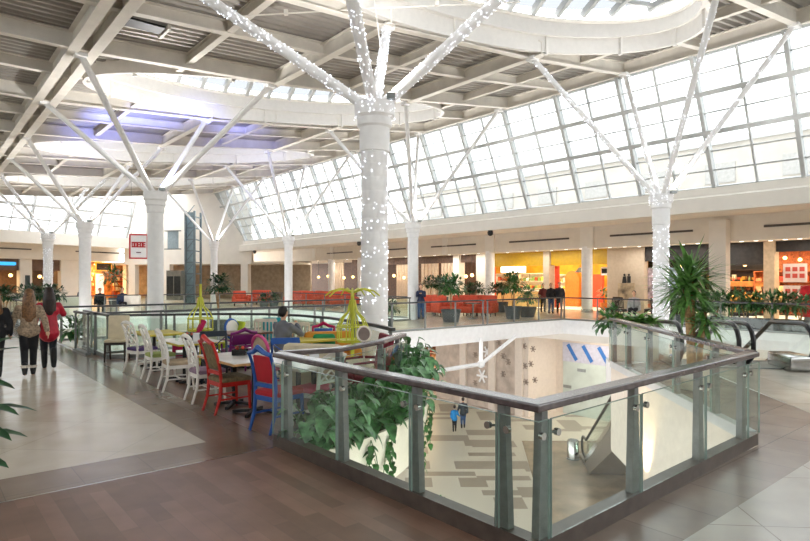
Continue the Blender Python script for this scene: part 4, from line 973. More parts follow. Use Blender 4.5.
def chair(label, fm, sm, back='cross', bm_=None, w=.44, d=.44, sh=.46, bh=.98, lean=.12, group=None, arms=False):
    t = thing('cafe_chair', label, 'chair', (0, 0, 0), 0, group); x = w / 2 - .025; y0 = -d / 2 + .025; y1 = d / 2 - .03; bm_ = bm_ or sm
    for s in (-1, 1):
        mb = MB(); mb.tube([(s * x, y1, sh - .03), (s * x * 1.02, y1 + .01, .2), (s * x * 1.05, y1 + .02, 0)], [.026, .022, .017], 8); mb.build('leg', fm, t)
        mb = MB(); mb.tube([(s * x, y0, sh - .02), (s * x, y0 - .02, .22), (s * x, y0 - .09, 0)], [.026, .023, .018], 8); mb.build('leg', fm, t)
    mb = MB()
    for s in (-1, 1): mb.bar((s * x, y0, sh - .06), (s * x, y1, sh - .06), .022, .06); mb.bar((s * x, y0 - .04, .2), (s * x, y1, .2), .018, .022)
    mb.bar((-x, y1, sh - .06), (x, y1, sh - .06), .022, .06); mb.bar((-x, y0, sh - .06), (x, y0, sh - .06), .022, .06); mb.bar((-x, 0, .2), (x, 0, .2), .018, .022); mb.build('seat_frame', fm, t)
    mb = MB(); mb.rbox((0, .005, sh), (w, d, .07), .025); mb.build('seat', sm, t)
    def bp(u, v): yy = y0 - lean * (v - sh) / (bh - sh) - .03 * math.sin(math.pi * (v - sh) / (bh - sh)) * -1; return Vector((u, yy, v))
    f = MB()
    if back != 'solid' and back != 'oval':
        for s in (-1, 1): f.tube([bp(s * x, sh - .03), bp(s * x, sh + (bh - sh) * .35), bp(s * x * 1.03, sh + (bh - sh) * .7), bp(s * x * 1.06, bh)], [.024, .023, .021, .019], 8)
    if back == 'cross':
        f.tube([bp(-x * 1.1, bh - .02), bp(-x * .5, bh + .02), bp(0, bh + .03), bp(x * .5, bh + .02), bp(x * 1.1, bh - .02)], [.022, .03, .034, .03, .022], 8); f.build('back_frame', fm, t)
        mb = MB(); z0 = sh + .1; z1 = bh - .04; mb.bar(bp(-x, z0), bp(x, z0), .02, .03); zm = (z0 + z1) / 2
        for (a0, b0), (a1, b1) in (((-x, z0), (x, z1)), ((x, z0), (-x, z1)), ((0, z0), (-x * .9, zm)), ((0, z0), (x * .9, zm)), ((-x * .9, zm), (0, z1)), ((x * .9, zm), (0, z1))): mb.bar(bp(a0, b0), bp(a1, b1), .016, .026, (0, 1, 0))
        mb.build('back_lattice', fm, t)
    elif back == 'panel':
        f.tube([bp(-x * 1.1, bh - .02), bp(-x * .55, bh + .0), bp(0, bh + .06), bp(x * .55, bh + .0), bp(x * 1.1, bh - .02)], [.026, .03, .04, .03, .026], 8); f.bar(bp(-x, sh + .1), bp(x, sh + .1), .025, .05); f.build('back_frame', fm, t)
        c = bp(0, (sh + .12 + bh - .03) / 2); mb = MB(); mb.rbox(c + Vector((0, .01, 0)), (w - .1, .04, bh - sh - .17), .02, rx=lean / (bh - sh)); mb.build('back_panel', bm_, t)
    elif back == 'slat':
        f.bar(bp(-x * 1.08, bh), bp(x * 1.08, bh), .03, .07); f.bar(bp(-x, sh + .08), bp(x, sh + .08), .025, .04); f.build('back_frame', fm, t)
        for k in range(5): mb = MB(); u = -x * .72 + x * .36 * k; mb.bar(bp(u, sh + .08), bp(u, bh), .035, .014, (0, 1, 0)); mb.build('back_slat', bm_, t)
    elif back == 'xback':
        f.bar(bp(-x * 1.1, bh), bp(x * 1.1, bh), .03, .1); f.build('back_frame', fm, t)
        mb = MB(); mb.bar(bp(-x, sh + .06), bp(x, bh - .05), .016, .03, (0, 1, 0)); mb.bar(bp(x, sh + .06), bp(-x, bh - .05), .016, .03, (0, 1, 0)); mb.tube([bp(.06 * math.cos(i), (sh + bh) / 2 + .06 * math.sin(i)) for i in [k * .7 for k in range(10)]], .01, 6); mb.build('back_cross', fm, t)
    elif back == 'oval':
        c = bp(0, (sh + .06 + bh) / 2); hh = (bh - sh - .08) / 2; pts = [c + Vector((w * .46 * math.cos(i * math.pi / 12), -lean * math.sin(i * math.pi / 12) * .4, hh * math.sin(i * math.pi / 12))) for i in range(25)]
        f.tube(pts, .026, 8, False); f.bar((-.05, y0, sh), c + Vector((-.05, 0, -hh)), .03, .04); f.bar((.05, y0, sh), c + Vector((.05, 0, -hh)), .03, .04); f.build('back_frame', fm, t)
        mb = MB(); mb.ball((c.x, c.y, c.z), (w * .43, .03, hh * .93), 20, 10); mb.build('back_pad', bm_, t)
    else:
        c = bp(0, (sh + bh) / 2); mb = MB(); mb.rbox(c + Vector((0, .01, -.02)), (w, .08, bh - sh + .05), .03, rx=lean / (bh - sh)); mb.build('back', bm_, t)
    if arms:
        for s in (-1, 1): mb = MB(); mb.tube([bp(s * x, sh + .22), (s * (x + .02), 0, sh + .23), (s * (x + .02), y1, sh + .21), (s * x, y1, sh - .03)], .02, 8); mb.build('armrest', fm, t)
    return t
def put(t, px, py, dx, dy, Y=None):
    p = gnd(px, py) if Y is None else at(px, HZ, Y); t.location = (p.x, p.y, 0); t.rotation_euler = (0, 0, head(dx, dy)); return t
put(chair('cream upholstered high-backed chair with dark legs at the café corner', DLEG, CREAMC, 'solid', CREAMC, .45, .46, .47, 1.02, .06), 117, 361, .25, -1)
put(chair('white lattice-back chair with a purple seat beside the cream chair', WCH, PURP), 142, 371, .6, .8)
put(chair('white lattice-back chair with a green seat, second white chair from the cream one', WCH, GREENC), 160, 379, .75, .6)
put(chair('white lattice-back chair with a beige seat, third white chair from the cream one', WCH, BEIGEC), 178, 389, .82, .55)
put(chair('white lattice-back chair with a mauve seat directly behind the red chair', WCH, mat('cloth_mauve', '#9A7F92', .8, var=.08)), 207, 400, .8, .6)
put(chair('red ornate chair with a brown upholstered back at the wooden table', REDP, MOSS, 'panel', MOSS, .46, .46, .46, 1.0, .14), 229, 410, .75, .66)
put(chair('navy metal cross-back chair behind the red chair', NAVY, NAVY, 'xback', None, .46, .44, .46, .9), 217, 388, .5, -.9)
put(chair('blue chair with red back panel and red seat beside the front railing', BLUEP, REDC, 'panel', REDC, .44, .46, .46, .97, .1), 279, 428, .62, .78)
put(chair('plum purple armchair at the brown table', PLUM, PLUM, 'panel', PLUM, .52, .5, .46, .84, .1, None, True), 238, 374, -.6, .8)
put(chair('tilted magenta high-backed chair beside the yellow-edged table', MAGC, MAGC, 'solid', MAGC, .46, .46, .46, 1.0, .24), 184, 366, -.9, -.4)
put(chair('lime green upholstered chair near the far café railing', LIME, LIME, 'solid', LIME, .52, .5, .45, .92, .16), 225, 363, -.75, -.6)
put(chair('blue-rimmed oval-back chair with white pad near the far railing', BLUEP, WCH, 'oval', WCH, .44, .44, .46, .98), 240, 364, .9, -.5)
put(chair('pale slat-back chair left of the seated person', STRP, BEIGEC, 'slat', STRP, .46, .44, .46, 1.0), 266, 366, -.2, .95)
put(chair('pale slat-back chair in front of the seated person, right of the blue chair', STRP, BEIGEC, 'slat', STRP, .46, .44, .46, 1.0), 298, 374, -.15, .95)
put(chair('teal upholstered chair directly behind the seated person', TEAL, TEAL, 'solid', TEAL, .46, .46, .46, .98, .08), 274, 362, .3, -.9)
put(chair('round-backed chair with a pink rim and grey pad behind the railing corner', PINK, BEIGEC, 'oval', BEIGEC, .46, .46, .46, .95, .1), 272, 391, .6, .7)
put(chair('bright blue folding chair beside the pink-rimmed round-backed chair', BLUEP, BLUEP, 'xback', BLUEP, .46, .44, .44, .86, .16), 285, 390, -.2, .9)
put(chair('square-backed magenta and blue chair by the curved railing', MAGC, BLUEP, 'panel', BLUEP, .46, .46, .46, .9, .05), 323, 372, .1, -1)
put(chair('white chair with a pink seat inside the curved railing above the planter', WCH, mat('cloth_rose', '#B8405C', .8, var=.06), 'cross', None, .44, .44, .46, .9), 316, 424, -.8, .5)
put(chair('wine red high-backed armchair inside the café tip', WINE, WINE, 'solid', WINE, .6, .56, .45, 1.04, .1, None, True), 366, 406, -.9, -.3)
def sofa(label, m, px, Y, dx, dy, wd, tuft=False, cushion=None):
    t = thing('cafe_sofa', label, 'sofa', (0, 0, 0)); mb = MB(); mb.rbox((0, .02, .3), (wd, .7, .3), .06); mb.build('seat', m, t)
    mb = MB(); mb.rbox((0, -.33, .55), (wd, .2, .62), .09, rx=.12); mb.build('backrest', m, t)
    for s in (-1, 1): mb = MB(); mb.rbox((s * (wd / 2), 0, .38), (.18, .74, .46), .07); mb.build('armrest', m, t)
    for sx in (-1, 1):
        for sy in (-1, 1): mb = MB(); mb.tube([(sx * wd * .42, sy * .28, .16), (sx * wd * .44, sy * .3, 0)], [.03, .02], 8); mb.build('leg', DLEG, t)
    if cushion:
        c = thing('cushion', cushion[0], 'cushion'); mb = MB(); mb.rbox((0, 0, 0), (.42, .14, .4), .07, seg=3); mb.build('cover', cushion[1], c)
        p = at(px, HZ, Y); h = head(dx, dy); c.location = Matrix.Translation((p.x, p.y, 0)) @ Matrix.Rotation(h, 4, 'Z') @ Vector((.1, -.12, .63)); c.rotation_euler = (.25, 0, h)
    put(t, px, 0, dx, dy, Y); return t
sofa('mustard orange rounded sofa near the yellow birdcage', ORNG, 330, 10.9, .2, -1, .95, cushion=('emerald green cushion on the mustard sofa', GREENS))
sofa('cream sofa in front of the mustard sofa', CREAMC, 322, 9.4, .25, .95, 1.0)
def table(label, px, Y, wd, dp, rz, topm, edge=None, z=.75, legm=BLACK):
    p = at(px, HZ, Y); t = thing('cafe_table', label, 'table', (p.x, p.y, 0)); mb = MB(); mb.rbox((p.x, p.y, z - .018), (wd, dp, .04), .008, rz, seg=1); mb.build('tabletop', topm, t)
    if edge: mb = MB(); mb.box((p.x, p.y, z - .022), (wd + .012, dp + .012, .03), rz); mb.build('table_edge', edge, t)
    u = Vector((math.cos(rz), math.sin(rz), 0))
    for s in ((-1, 1) if wd > .9 else (0,)):
        c = p + u * s * (wd / 2 - .3); c.z = 0
        mb = MB(); mb.tube([c + Vector((0, 0, .04)), c + Vector((0, 0, z - .03))], .035, 10); mb.build('column_leg', legm, t)
        mb = MB()
        for k in range(4): an = rz + math.pi / 4 + k * math.pi / 2; mb.bar(c + Vector((0, 0, .05)), c + Vector((math.cos(an) * .3, math.sin(an) * .3, .02)), .05, .04)
        mb.build('foot_cross', legm, t)
    p = p.copy(); p.z = 0
    return t, p
WT = mat('table_white', '#E4E0D8', .25, var=.03); YE = mat('table_yellow', '#C9B83A', .5, var=.06)
T1, p1 = table('long pale table with wooden edge beside the red chair', 244, 8.35, 1.25, .85, A_ROT, WT, WOOD)
T2, p2 = table('pale table with yellow edge between the white chairs and the magenta chair', 190, 10.6, 1.15, .8, A_ROT, WT, YE)
T3, p3 = table('yellow-topped table behind the white chair with the purple seat', 158, 12.2, 1.1, .8, A_ROT, YE, None)
T4, p4 = table('brown wooden table near the lime chair', 244, 12.3, 1.0, .8, B_ROT, mat('table_brown', '#6E4A34', .4, var=.12), None)
T5, p5 = table('yellow table right of the seated person', 309, 10.9, .8, .8, B_ROT, YE, None)
T6, p6 = table('white table just inside the front railing corner', 306, 7.75, 1.0, .75, A_ROT, WT, None)
def box_of(label, p, dx, dy, m=BLACK):
    c = p + Vector((dx, dy, .755)); t = thing('condiment_box', label, 'box', c); mb = MB(); mb.box(c + Vector((0, 0, .01)), (.2, .14, .02)); mb.build('tray', m, t)
    for s in (-1, 1): mb = MB(); mb.box(c + Vector((0, s * .065, .04)), (.2, .012, .08)); mb.build('side', m, t)
    mb = MB(); bush(mb, c + Vector((0, 0, .06)), (.08, .04, .05), 40, .06, .03); mb.build('herbs', LEAF, t, fix=False)
    for k in range(2): mb = MB(); mb.ball(c + Vector((-.04 + .08 * k, 0, .1)), .028); mb.build('flower', mat('flower_red', '#C84A3A', .6, var=.1), t)
    return t
box_of('dark box with small red flowers on the long wooden-edged table', p1, -.1, .15)
box_of('dark box of herbs on the yellow-edged table', p2, -.05, .1)
def stand(label, p, dx, dy, m):
    c = p + Vector((dx, dy, .755)); t = thing('menu_stand', label, 'menu', c); mb = MB(); mb.box(c + Vector((0, -.03, .07)), (.12, .012, .15), .3, .25); mb.build('front_card', m, t); mb = MB(); mb.box(c + Vector((0, .03, .07)), (.12, .012, .15), .3, -.25); mb.build('back_card', m, t)
stand('white folded menu card on the table inside the railing corner', p6, .1, .05, WHITE); stand('white folded menu card on the yellow-edged table', p2, .2, -.2, WHITE)
for p, dx, dy, l in ((p1, .25, -.1, 'clear tumbler on the long wooden-edged table'), (p2, -.2, -.1, 'clear tumbler on the yellow-edged table'), (p6, -.2, .1, 'clear tumbler on the table inside the railing corner')):
    c = p + Vector((dx, dy, .753)); t = thing('tumbler', l, 'glass', c); mb = MB(); mb.lathe([(.028, 0), (.036, .11), (.033, .11), (.026, .01)], c, 14); mb.build('glass_wall', GLASS, t)
# yellow birdcage trees
def birdcage(px, Y, top, label, cage_z, r, arms):
    c = at(px, HZ, Y); c.z = 0; M_ = mat('cage_yellow', '#C9CB3E', .45, var=.06); t = thing('birdcage_stand', label, 'decoration', c)
    mb = MB(); mb.lathe([(.25, 0), (.24, .03), (.05, .07), (.03, .1)], c, 18); mb.build('base', M_, t)
    mb = MB(); mb.tube([c + Vector((0, 0, .06)), c + Vector((0, 0, top))], .03, 10); mb.build('pole', M_, t)
    for k in range(10):
        an = k * math.pi / 5; d = Vector((math.cos(an), math.sin(an), 0)); mb = MB(); h = r * 1.5
        mb.tube([c + d * r + Vector((0, 0, cage_z)), c + d * r + Vector((0, 0, cage_z + h * .6)), c + d * r * .75 + Vector((0, 0, cage_z + h * .95)), c + d * r * .3 + Vector((0, 0, cage_z + h * 1.25)), c + d * .04 + Vector((0, 0, cage_z + h * 1.75))], .012, 5); mb.build('cage_wire', M_, t)
    for z in (cage_z, cage_z + r * .9):
        mb = MB(); mb.tube([c + Vector((r * math.cos(i * math.pi / 12), r * math.sin(i * math.pi / 12), z)) for i in range(25)], .014, 6, False); mb.build('cage_ring', M_, t)
    mb = MB(); mb.lathe([(r, 0), (r, .03)], c + Vector((0, 0, cage_z - .03)), 20); mb.build('cage_floor', M_, t)
    for k in range(arms):
        an = k * 2 * math.pi / arms + .3; d = Vector((math.cos(an), math.sin(an), 0)); mb = MB(); mb.tube([c + Vector((0, 0, top - .05)), c + d * .2 + Vector((0, 0, top + .02)), c + d * .36 + Vector((0, 0, top - .02)), c + d * .46 + Vector((0, 0, top - .1))], [.02, .016, .013, .012], 6); mb.build('arm', M_, t)
    return t
birdcage(352.5, 9.6, 1.68, 'yellow-green birdcage stand with curling arms by the café tip', .86, .25, 7)
birdcage(200.5, 12.9, 1.75, 'thinner yellow-green birdcage stand near the tilted magenta chair', .75, .27, 0)
# round white ornament leaning on the wine chair
c = at(364, 334, 8.6); t = thing('round_mirror', 'small round pale frame on the ledge beside the birdcage', 'decoration', c); mb = MB(); mb.tube([c + Vector((.1 * math.cos(i * math.pi / 10), 0, .11 * math.sin(i * math.pi / 10))) for i in range(21)], .016, 6, False); mb.tube([c + Vector((0, 0, -.11)), (c.x, c.y, .02)], .012, 6); mb.build('frame', CREAM, t)
mb = MB(); mb.tube([c + Vector((0, -.004, 0)), c + Vector((0, .004, 0))], .098, 18); mb.build('face', mat('dull_mauve', '#8C7A72', .4, var=.1), t)

# ------------------------------------------------------------------ people
def evaluate(o, name, m, parent):
    dg = bpy.context.evaluated_depsgraph_get(); me = bpy.data.meshes.new_from_object(o.evaluated_get(dg)); old = o.data; bpy.data.objects.remove(o); bpy.data.meshes.remove(old)
    me.materials.clear(); me.materials.append(m)
    for p in me.polygons: p.use_smooth = True
    n = bpy.data.objects.new(name, me); COL.objects.link(n); n.parent = parent; return n
def caps(name, chains, m, parent, vox=.02, balls=()):
    mb = MB()
    for pts, rs in chains:
        rs = rs if isinstance(rs, (list, tuple)) else [rs] * len(pts)
        mb.tube(pts, rs, 12)
        for p, r in zip(pts, rs): mb.ball(p, r, 10, 6)
    for c, r in balls: mb.ball(c, r, 14, 9)
    o = mb.build(name, m); md = o.modifiers.new('r', 'REMESH'); md.mode = 'VOXEL'; md.voxel_size = vox
    s = o.modifiers.new('s', 'SMOOTH'); s.iterations = 3; s.factor = .5
    return evaluate(o, name, m, parent)
def person(label, loc, dx, dy, H, top, legs, hair, hairlen=.1, pose='walk', arms=None, coat=.0, boots=BLACK, vox=.016, sleeve=True, detail=False, fur=None, phase=1, skin=SKIN, seat_h=.46, tilt=0.0, bag=None):
    t = thing('person', label, 'person', (0, 0, 0)); S = H / 1.7
    V = lambda x, y, z: Vector((x, y, z)) * S
    sit = pose == 'sit'
    if sit: hipz = (seat_h + .1) / S
    else: hipz = .9
    ch = hipz + .43; nz = ch + .1; hz_ = nz + .17
    sw = .17; hw = .085
    if arms is None: arms = [((-.24, -.03, hipz + .18), (-.25, .06, hipz - .06)), ((.24, -.03, hipz + .18), (.25, .06, hipz - .06))]
    # legs
    L = []
    for s in (-1, 1):
        if sit: L.append(([V(s*hw, 0, hipz), V(s*(hw+.02), .42, hipz + .02), V(s*(hw+.02), .44, .08)], s))
        elif pose == 'stand': L.append(([V(s*hw, 0, hipz), V(s*(hw+.01), .02, .48), V(s*(hw+.02), -.01, .09)], s))
        else:
            f = phase * s; L.append(([V(s*hw, 0, hipz), V(s*(hw-.01), .1 + .05 * f, .49), V(s*(hw-.015), (.13 if f > 0 else -.16), .09 if f > 0 else .13)], s))
    body = []; balls = []
    for pts, s in L:
        body.append((pts, [.085*S, .06*S, .04*S])); ft = pts[2]; body.append(([ft + V(0, -.03, -.05), ft + V(0, .13, -.06)], [.04*S, .032*S]))
    body.append(([V(0, 0, hipz), V(0, -.01, hipz + .2), V(0, 0, ch - .06), V(0, 0, ch + .02)], [.125*S, .115*S, .13*S, .08*S]))
    body.append(([V(-sw*.8, 0, ch), V(sw*.8, 0, ch)], .06*S)); body.append(([V(0, 0, ch), V(0, .015, nz + .06)], .05*S))
    hd = V(0, .02 + tilt, hz_)
    balls += [(hd, (.075*S, .093*S, .112*S)), (hd + V(0, .04, -.06), (.052*S, .055*S, .055*S)), (hd + V(0, .098, -.01), (.014*S, .02*S, .022*S))]
    for s in (-1, 1): balls.append((hd + V(s*.077, 0, -.005), (.012*S, .022*S, .03*S)))
    A = []
    for s, (e, h) in zip((-1, 1), arms):
        sh = V(s*sw, 0, ch); e = V(*e); h = V(*h); A.append((sh, e, h)); body.append(([sh, e, h], [.05*S, .04*S, .028*S]))
        d = (h - e).normalized(); side = d.cross(Vector((0, 1, 0))); side = side.normalized() if side.length > .1 else Vector((1, 0, 0)); fw = side.cross(d)
        balls.append((h + d * .05*S, (.038*S, .038*S, .045*S)))
        if detail:
            for k in range(4):
                b0 = h + d * .085*S + fw * (k - 1.5) * .019*S; ln = (.065, .075, .07, .055)[k] * S; body.append(([b0, b0 + d * ln * .5 - side * s * .005, b0 + d * ln - side * s * .018*S], [.0095*S, .009*S, .0075*S]))
            b0 = h + d * .03*S + fw * .03*S; body.append(([b0, b0 + d * .035*S + fw * .022*S, b0 + d * .065*S + fw * .022*S], [.011*S, .01*S, .008*S]))
    caps('body', body, skin, t, .009 if detail else vox, balls)
    # trousers
    caps('trousers', [(pts, [.1*S, .073*S, .054*S]) for pts, s in L] + [([V(-.05, 0, hipz), V(.05, 0, hipz)], .115*S)], legs, t, vox)
    for pts, s in L:
        ft = pts[2]; c = [([ft + V(0, -.03, -.045), ft + V(0, .12, -.05)], [.046*S, .04*S])]
        if boots is not None and coat >= 0: c.append(([ft + V(0, -.01, .0), ft + V(0, -.005, .1 if not coat > .2 else .28)], [.055*S, .062*S]))
        o = caps('boot', c, boots, t, vox)
        if fur:
            mb = MB(); mb.tube([ft + V(0, -.005, .06), ft + V(0, -.005, .11)], .072*S, 12); mb.build('fur_cuff', fur, o)
    # jacket
    J = [([V(0, 0, hipz + .0 - coat * .5), V(0, -.01, hipz + .2), V(0, 0, ch - .05), V(0, 0, ch + .03)], [(.155 + coat * .12)*S, .145*S, .152*S, .095*S]), ([V(-sw*.85, 0, ch - .01), V(sw*.85, 0, ch - .01)], .072*S), ([V(0, 0, ch), V(0, .01, ch + .06)], [.08*S, .068*S])]
    J.append(([V(-.06, 0, hipz - coat*.5), V(.06, 0, hipz - coat*.5)], .14*S)); J.append(([V(-.07, 0, ch - .12), V(.07, 0, ch - .12)], .13*S))
    for sh, e, h in A: J.append(([sh, e, e.lerp(h, .93)], [.07*S, .062*S, .05*S]))
    caps('jacket', J, top, t, vox)
    # hair
    Hc = [([hd + V(0, -.02, .03), hd + V(0, -.05, -.02)], [.093*S, .085*S])]
    if hairlen > .15: Hc.append(([hd + V(0, -.06, 0), hd + V(0, -.11, -.16), hd + V(0, -.14, -.05 - hairlen)], [.085*S, .105*S, .075*S])); Hc.append(([hd + V(-.05, -.06, -.05), hd + V(-.08, -.11, -hairlen)], [.06*S, .05*S])); Hc.append(([hd + V(.05, -.06, -.05), hd + V(.08, -.11, -hairlen)], [.06*S, .05*S]))
    caps('hair', Hc, hair, t, vox)
    for s in (-1, 1):
        mb = MB(); mb.ball(hd + V(s*.03, .088, .012), (.011*S, .007*S, .008*S), 8, 5); mb.build('eye', BLACK, t)
    if bag:
        sh, e, h = A[1]; mb = MB(); mb.rbox(h + V(.02, 0, -.16), (.12*S, .28*S, .24*S), .03); mb.build('handbag', bag, t)
    t.location = loc; t.rotation_euler = (0, 0, head(dx, dy)); return t
HB = mat('hair_brown', '#7A5636', .5, var=.3, scale=30); HD = mat('hair_dark', '#2B1D18', .5, var=.2, scale=30); HK = mat('hair_black', '#17120F', .5, var=.2, scale=30)
JEANS = mat('dark_jeans', '#25272F', .8, var=.1); BLK = mat('black_cloth', '#1B1B1E', .8, var=.1); TWEED = mat('beige_knit', '#A08C76', .9, var=.25, scale=26, bump=.4); REDJ = mat('red_puffer', '#B8122F', .45, var=.1, scale=9, bump=.3); FUR = mat('white_fur', '#D9CFC2', .95, var=.15, scale=40)
BJEAN = mat('blue_jeans', '#3F5A86', .8, var=.12); NAVJ = mat('navy_jacket', '#2A3350', .8, var=.1); GREYT = mat('grey_top', '#6E7076', .85, var=.08)
person('woman in beige knit jacket with long brown hair and fur-trimmed black boots, walking away', gnd(29, 376), -.55, .83, 1.66, TWEED, BLK, HB, .42, 'walk', [((-.25, .05, 1.12), (-.3, .02, .95)), ((.26, -.1, 1.1), (.3, -.18, .88))], 0, detail=True, fur=FUR)
person('woman in red puffer coat with dark hair and tall black boots, walking away', gnd(49, 369), -.6, .8, 1.68, REDJ, JEANS, HD, .36, 'walk', [((-.24, -.06, 1.1), (-.27, -.1, .88)), ((.27, .05, 1.14), (.22, .28, 1.2))], .3, detail=True, phase=-1)
person('person in black with light brown hair, cut by the left picture edge', gnd(-5, 379), -.6, .8, 1.62, BLK, BLK, HB, .3, 'walk', None, 0, vox=.02)
person('man in navy jacket leaning at the bridge corner and looking down', gnd(421, 319.5), -.1, -1, 1.62, NAVJ, BJEAN, HD, .08, 'stand', [((-.2, .14, 1.14), (-.06, .24, 1.25)), ((.2, .14, 1.14), (.06, .24, 1.25))], 0, vox=.025, tilt=.04)
person('man in black jacket and blue jeans, left one of the two before the yellow shop', gnd(551, 313.5), .2, -1, 1.66, BLK, BJEAN, HK, .08, 'stand', None, 0, vox=.025)
person('man in dark jacket, right one of the two men before the yellow shop', gnd(559.5, 313.5), -.3, -1, 1.7, mat('dark_jacket', '#2A2A30', .8, var=.1), JEANS, HK, .08, 'stand', None, 0, vox=.025)
person('person in dark clothes with a yellow bag inside the yellow shop', at(543, HZ, 33.3) * 1.0 - Vector((0, 0, CH)), .2, -1, 1.62, mat('maroon_top', '#6A2A2A', .8, var=.1), BLK, HD, .1, 'stand', None, 0, vox=.03, bag=YEL)
person('child in bright blue coat on the lower floor, holding an adult hand', gnd(454.5, 432, LZ), .1, 1, 1.3, mat('blue_coat', '#1F7FC4', .7, var=.08), JEANS, HD, .1, 'walk', [((-.22, -.02, 1.1), (-.24, .05, .9)), ((.24, .0, 1.12), (.32, .05, 1.0))], .1, vox=.025)
person('adult in dark grey coat beside the blue-coated child on the lower floor', gnd(463, 428.5, LZ), .1, 1, 1.55, mat('grey_coat', '#3A4048', .8, var=.1), BJEAN, HD, .1, 'walk', [((-.24, .0, 1.1), (-.32, .04, .88)), ((.24, -.02, 1.08), (.25, .03, .86))], .1, vox=.025)
person('seated person in grey top with black hair, leaning on one arm at the café', at(283, HZ, 11.0) - Vector((0, 0, CH)), .45, .85, 1.66, GREYT, BLK, HK, .1, 'sit', [((-.22, .12, .76), (-.12, .38, .78)), ((.28, .2, .84), (.14, .24, 1.02))], 0, vox=.018)
for px, Y, lab, m in ((100, 31, 'seated person in dark top on the far left seating, nearer the orange shop', BLK), (122.5, 31, 'seated person in blue-grey top on the far left seating, right of the dark one', NAVJ), (82, 36, 'seated person beside the left white column at the far end', GREYT)):
    person(lab, at(px, HZ, Y) - Vector((0, 0, CH)), .5, -.8, 1.7, m, BLK, HK, .08, 'sit', None, 0, vox=.03, seat_h=.5)
person('person in light top seated behind the planters right of the washroom wall', at(634, HZ, 24.6) - Vector((0, 0, CH)), -.5, -.8, 1.65, mat('pale_top', '#B9AEB0', .8, var=.1), BLK, HD, .15, 'sit', None, 0, vox=.03, seat_h=.5)
# ------------------------------------------------------------------ plants and seats along the walkways
potted('round dense potted tree on the bridge left of the thick lit column', at(219, HZ, 19.5) - Vector((0, 0, CH)), .3, .5, 1.6, (.42, .42, .45), 420, .16, .07, LEAFD, POT)
potted('leafy potted tree on the right walkway beside the leaning man', gnd(451, 322), .45, .55, 1.45, (.62, .62, .6), 420, .24, .1, LEAF, POT)
potted('leafy potted tree on the right walkway in front of the yellow shop', gnd(513, 319), .42, .6, 1.55, (.5, .5, .62), 380, .22, .1, LEAF, POT)
potted('grey-green potted bush behind the railing in front of the yellow shop', gnd(527.5, 317), .45, .5, .95, (.5, .5, .5), 240, .24, .1, LEAFG, POT)
for p, Y, s in ((386, 21.6, 1), (274, 37, .8), (264, 37, .8)):
    potted('bushy green plant in a planter between the walkway railings' if Y < 30 else 'small dark green plant among the distant orange sofas', at(p, HZ, Y) - Vector((0, 0, CH)), .3, .4, .8 * s, (.45, .45, .35), 200, .2, .09, LEAFD, POT, group=None if Y < 30 else 'small plants among the orange sofas')
for i, (p, s) in enumerate(((675, 1), (690, .9), (702, 1.05), (716, .9), (731, 1.1), (745, 1.2), (757, .9), (772, 1.1), (786, .9), (800, 1.15))):
    b = 23.4; c = AB(a_at(p, b), b); potted('feathery green plant in the row behind the escalators', c, .28, .45, .95, (.5, .42, .42), 150, .34, .07, LEAFG if i % 2 else LEAF, POT, 'fern_plant', 'feathery plants behind the escalators', 'sword')
for i, p in enumerate((470, 478, 496, 503)):
    b = 25.5; c = AB(a_at(p, b), b); potted('dark bushy plant by the round column at the yellow shop', c, .3, .6, 1.25, (.5, .5, .35), 170, .24, .1, LEAFD, POT, group='dark plants by the round column')
for i, p in enumerate((430, 437, 444)):
    b = 27; c = AB(a_at(p, b), b); potted('dark green plant in front of the slat screens', c, .3, .7, 1.55, (.6, .5, .5), 200, .28, .1, LEAFD, POT, group='dark plants before the slat screens')
# orange sofas across the opening
CORAL = mat('coral_sofa', '#D8573C', .75, var=.08)
def armchair(label, c, dx, dy, m, wd=1.0, group=None, name='lounge_armchair'):
    t = thing(name, label, 'armchair', (0, 0, 0), 0, group)
    mb = MB(); mb.rbox((0, .02, .33), (wd, .75, .3), .06); mb.build('seat', m, t)
    mb = MB(); mb.rbox((0, -.36, .68), (wd, .22, .75), .1, rx=.1); mb.build('backrest', m, t)
    for s in (-1, 1): mb = MB(); mb.rbox((s * wd / 2, 0, .45), (.18, .8, .5), .08); mb.build('armrest', m, t)
    for sx in (-1, 1):
        for sy in (-1, 1): mb = MB(); mb.tube([(sx * wd * .4, sy * .3, .2), (sx * wd * .42, sy * .32, 0)], [.03, .022], 6); mb.build('leg', DLEG, t)
    t.location = c; t.rotation_euler = (0, 0, head(dx, dy)); return t
s0 = armchair('coral orange armchair in the row across the opening', AB(34.4, 17, 0), -UA.x, -UA.y, CORAL, .9, 'coral armchairs across the opening')
first = True
for p, Y in ((293, 40), (301, 41.5), (308, 40), (316, 41), (323, 39), (330, 41), (337, 38.5), (343.5, 40), (350, 38.5), (240, 41), (255, 44), (263, 43)):
    c = at(p, HZ, Y); c.z = 0
    if first: s0.location = c; s0.rotation_euler = (0, 0, 2.6); first = False
    else: dup(s0, c, R.uniform(2.2, 3.6))
s1 = armchair('coral orange armchair behind the railing near the potted tree', AB(26, 20, 0), 0, -1, CORAL, .9, 'coral armchairs near the potted tree')
first = True
for p, Y in ((428, 30), (435, 30.5), (443, 29.5), (460, 30), (468, 29.5), (478, 29.8), (486, 29.3)):
    c = at(p, HZ, Y); c.z = 0
    if first: s1.location = c; s1.rotation_euler = (0, 0, 3.0); first = False
    else: dup(s1, c, R.uniform(2.5, 3.7))
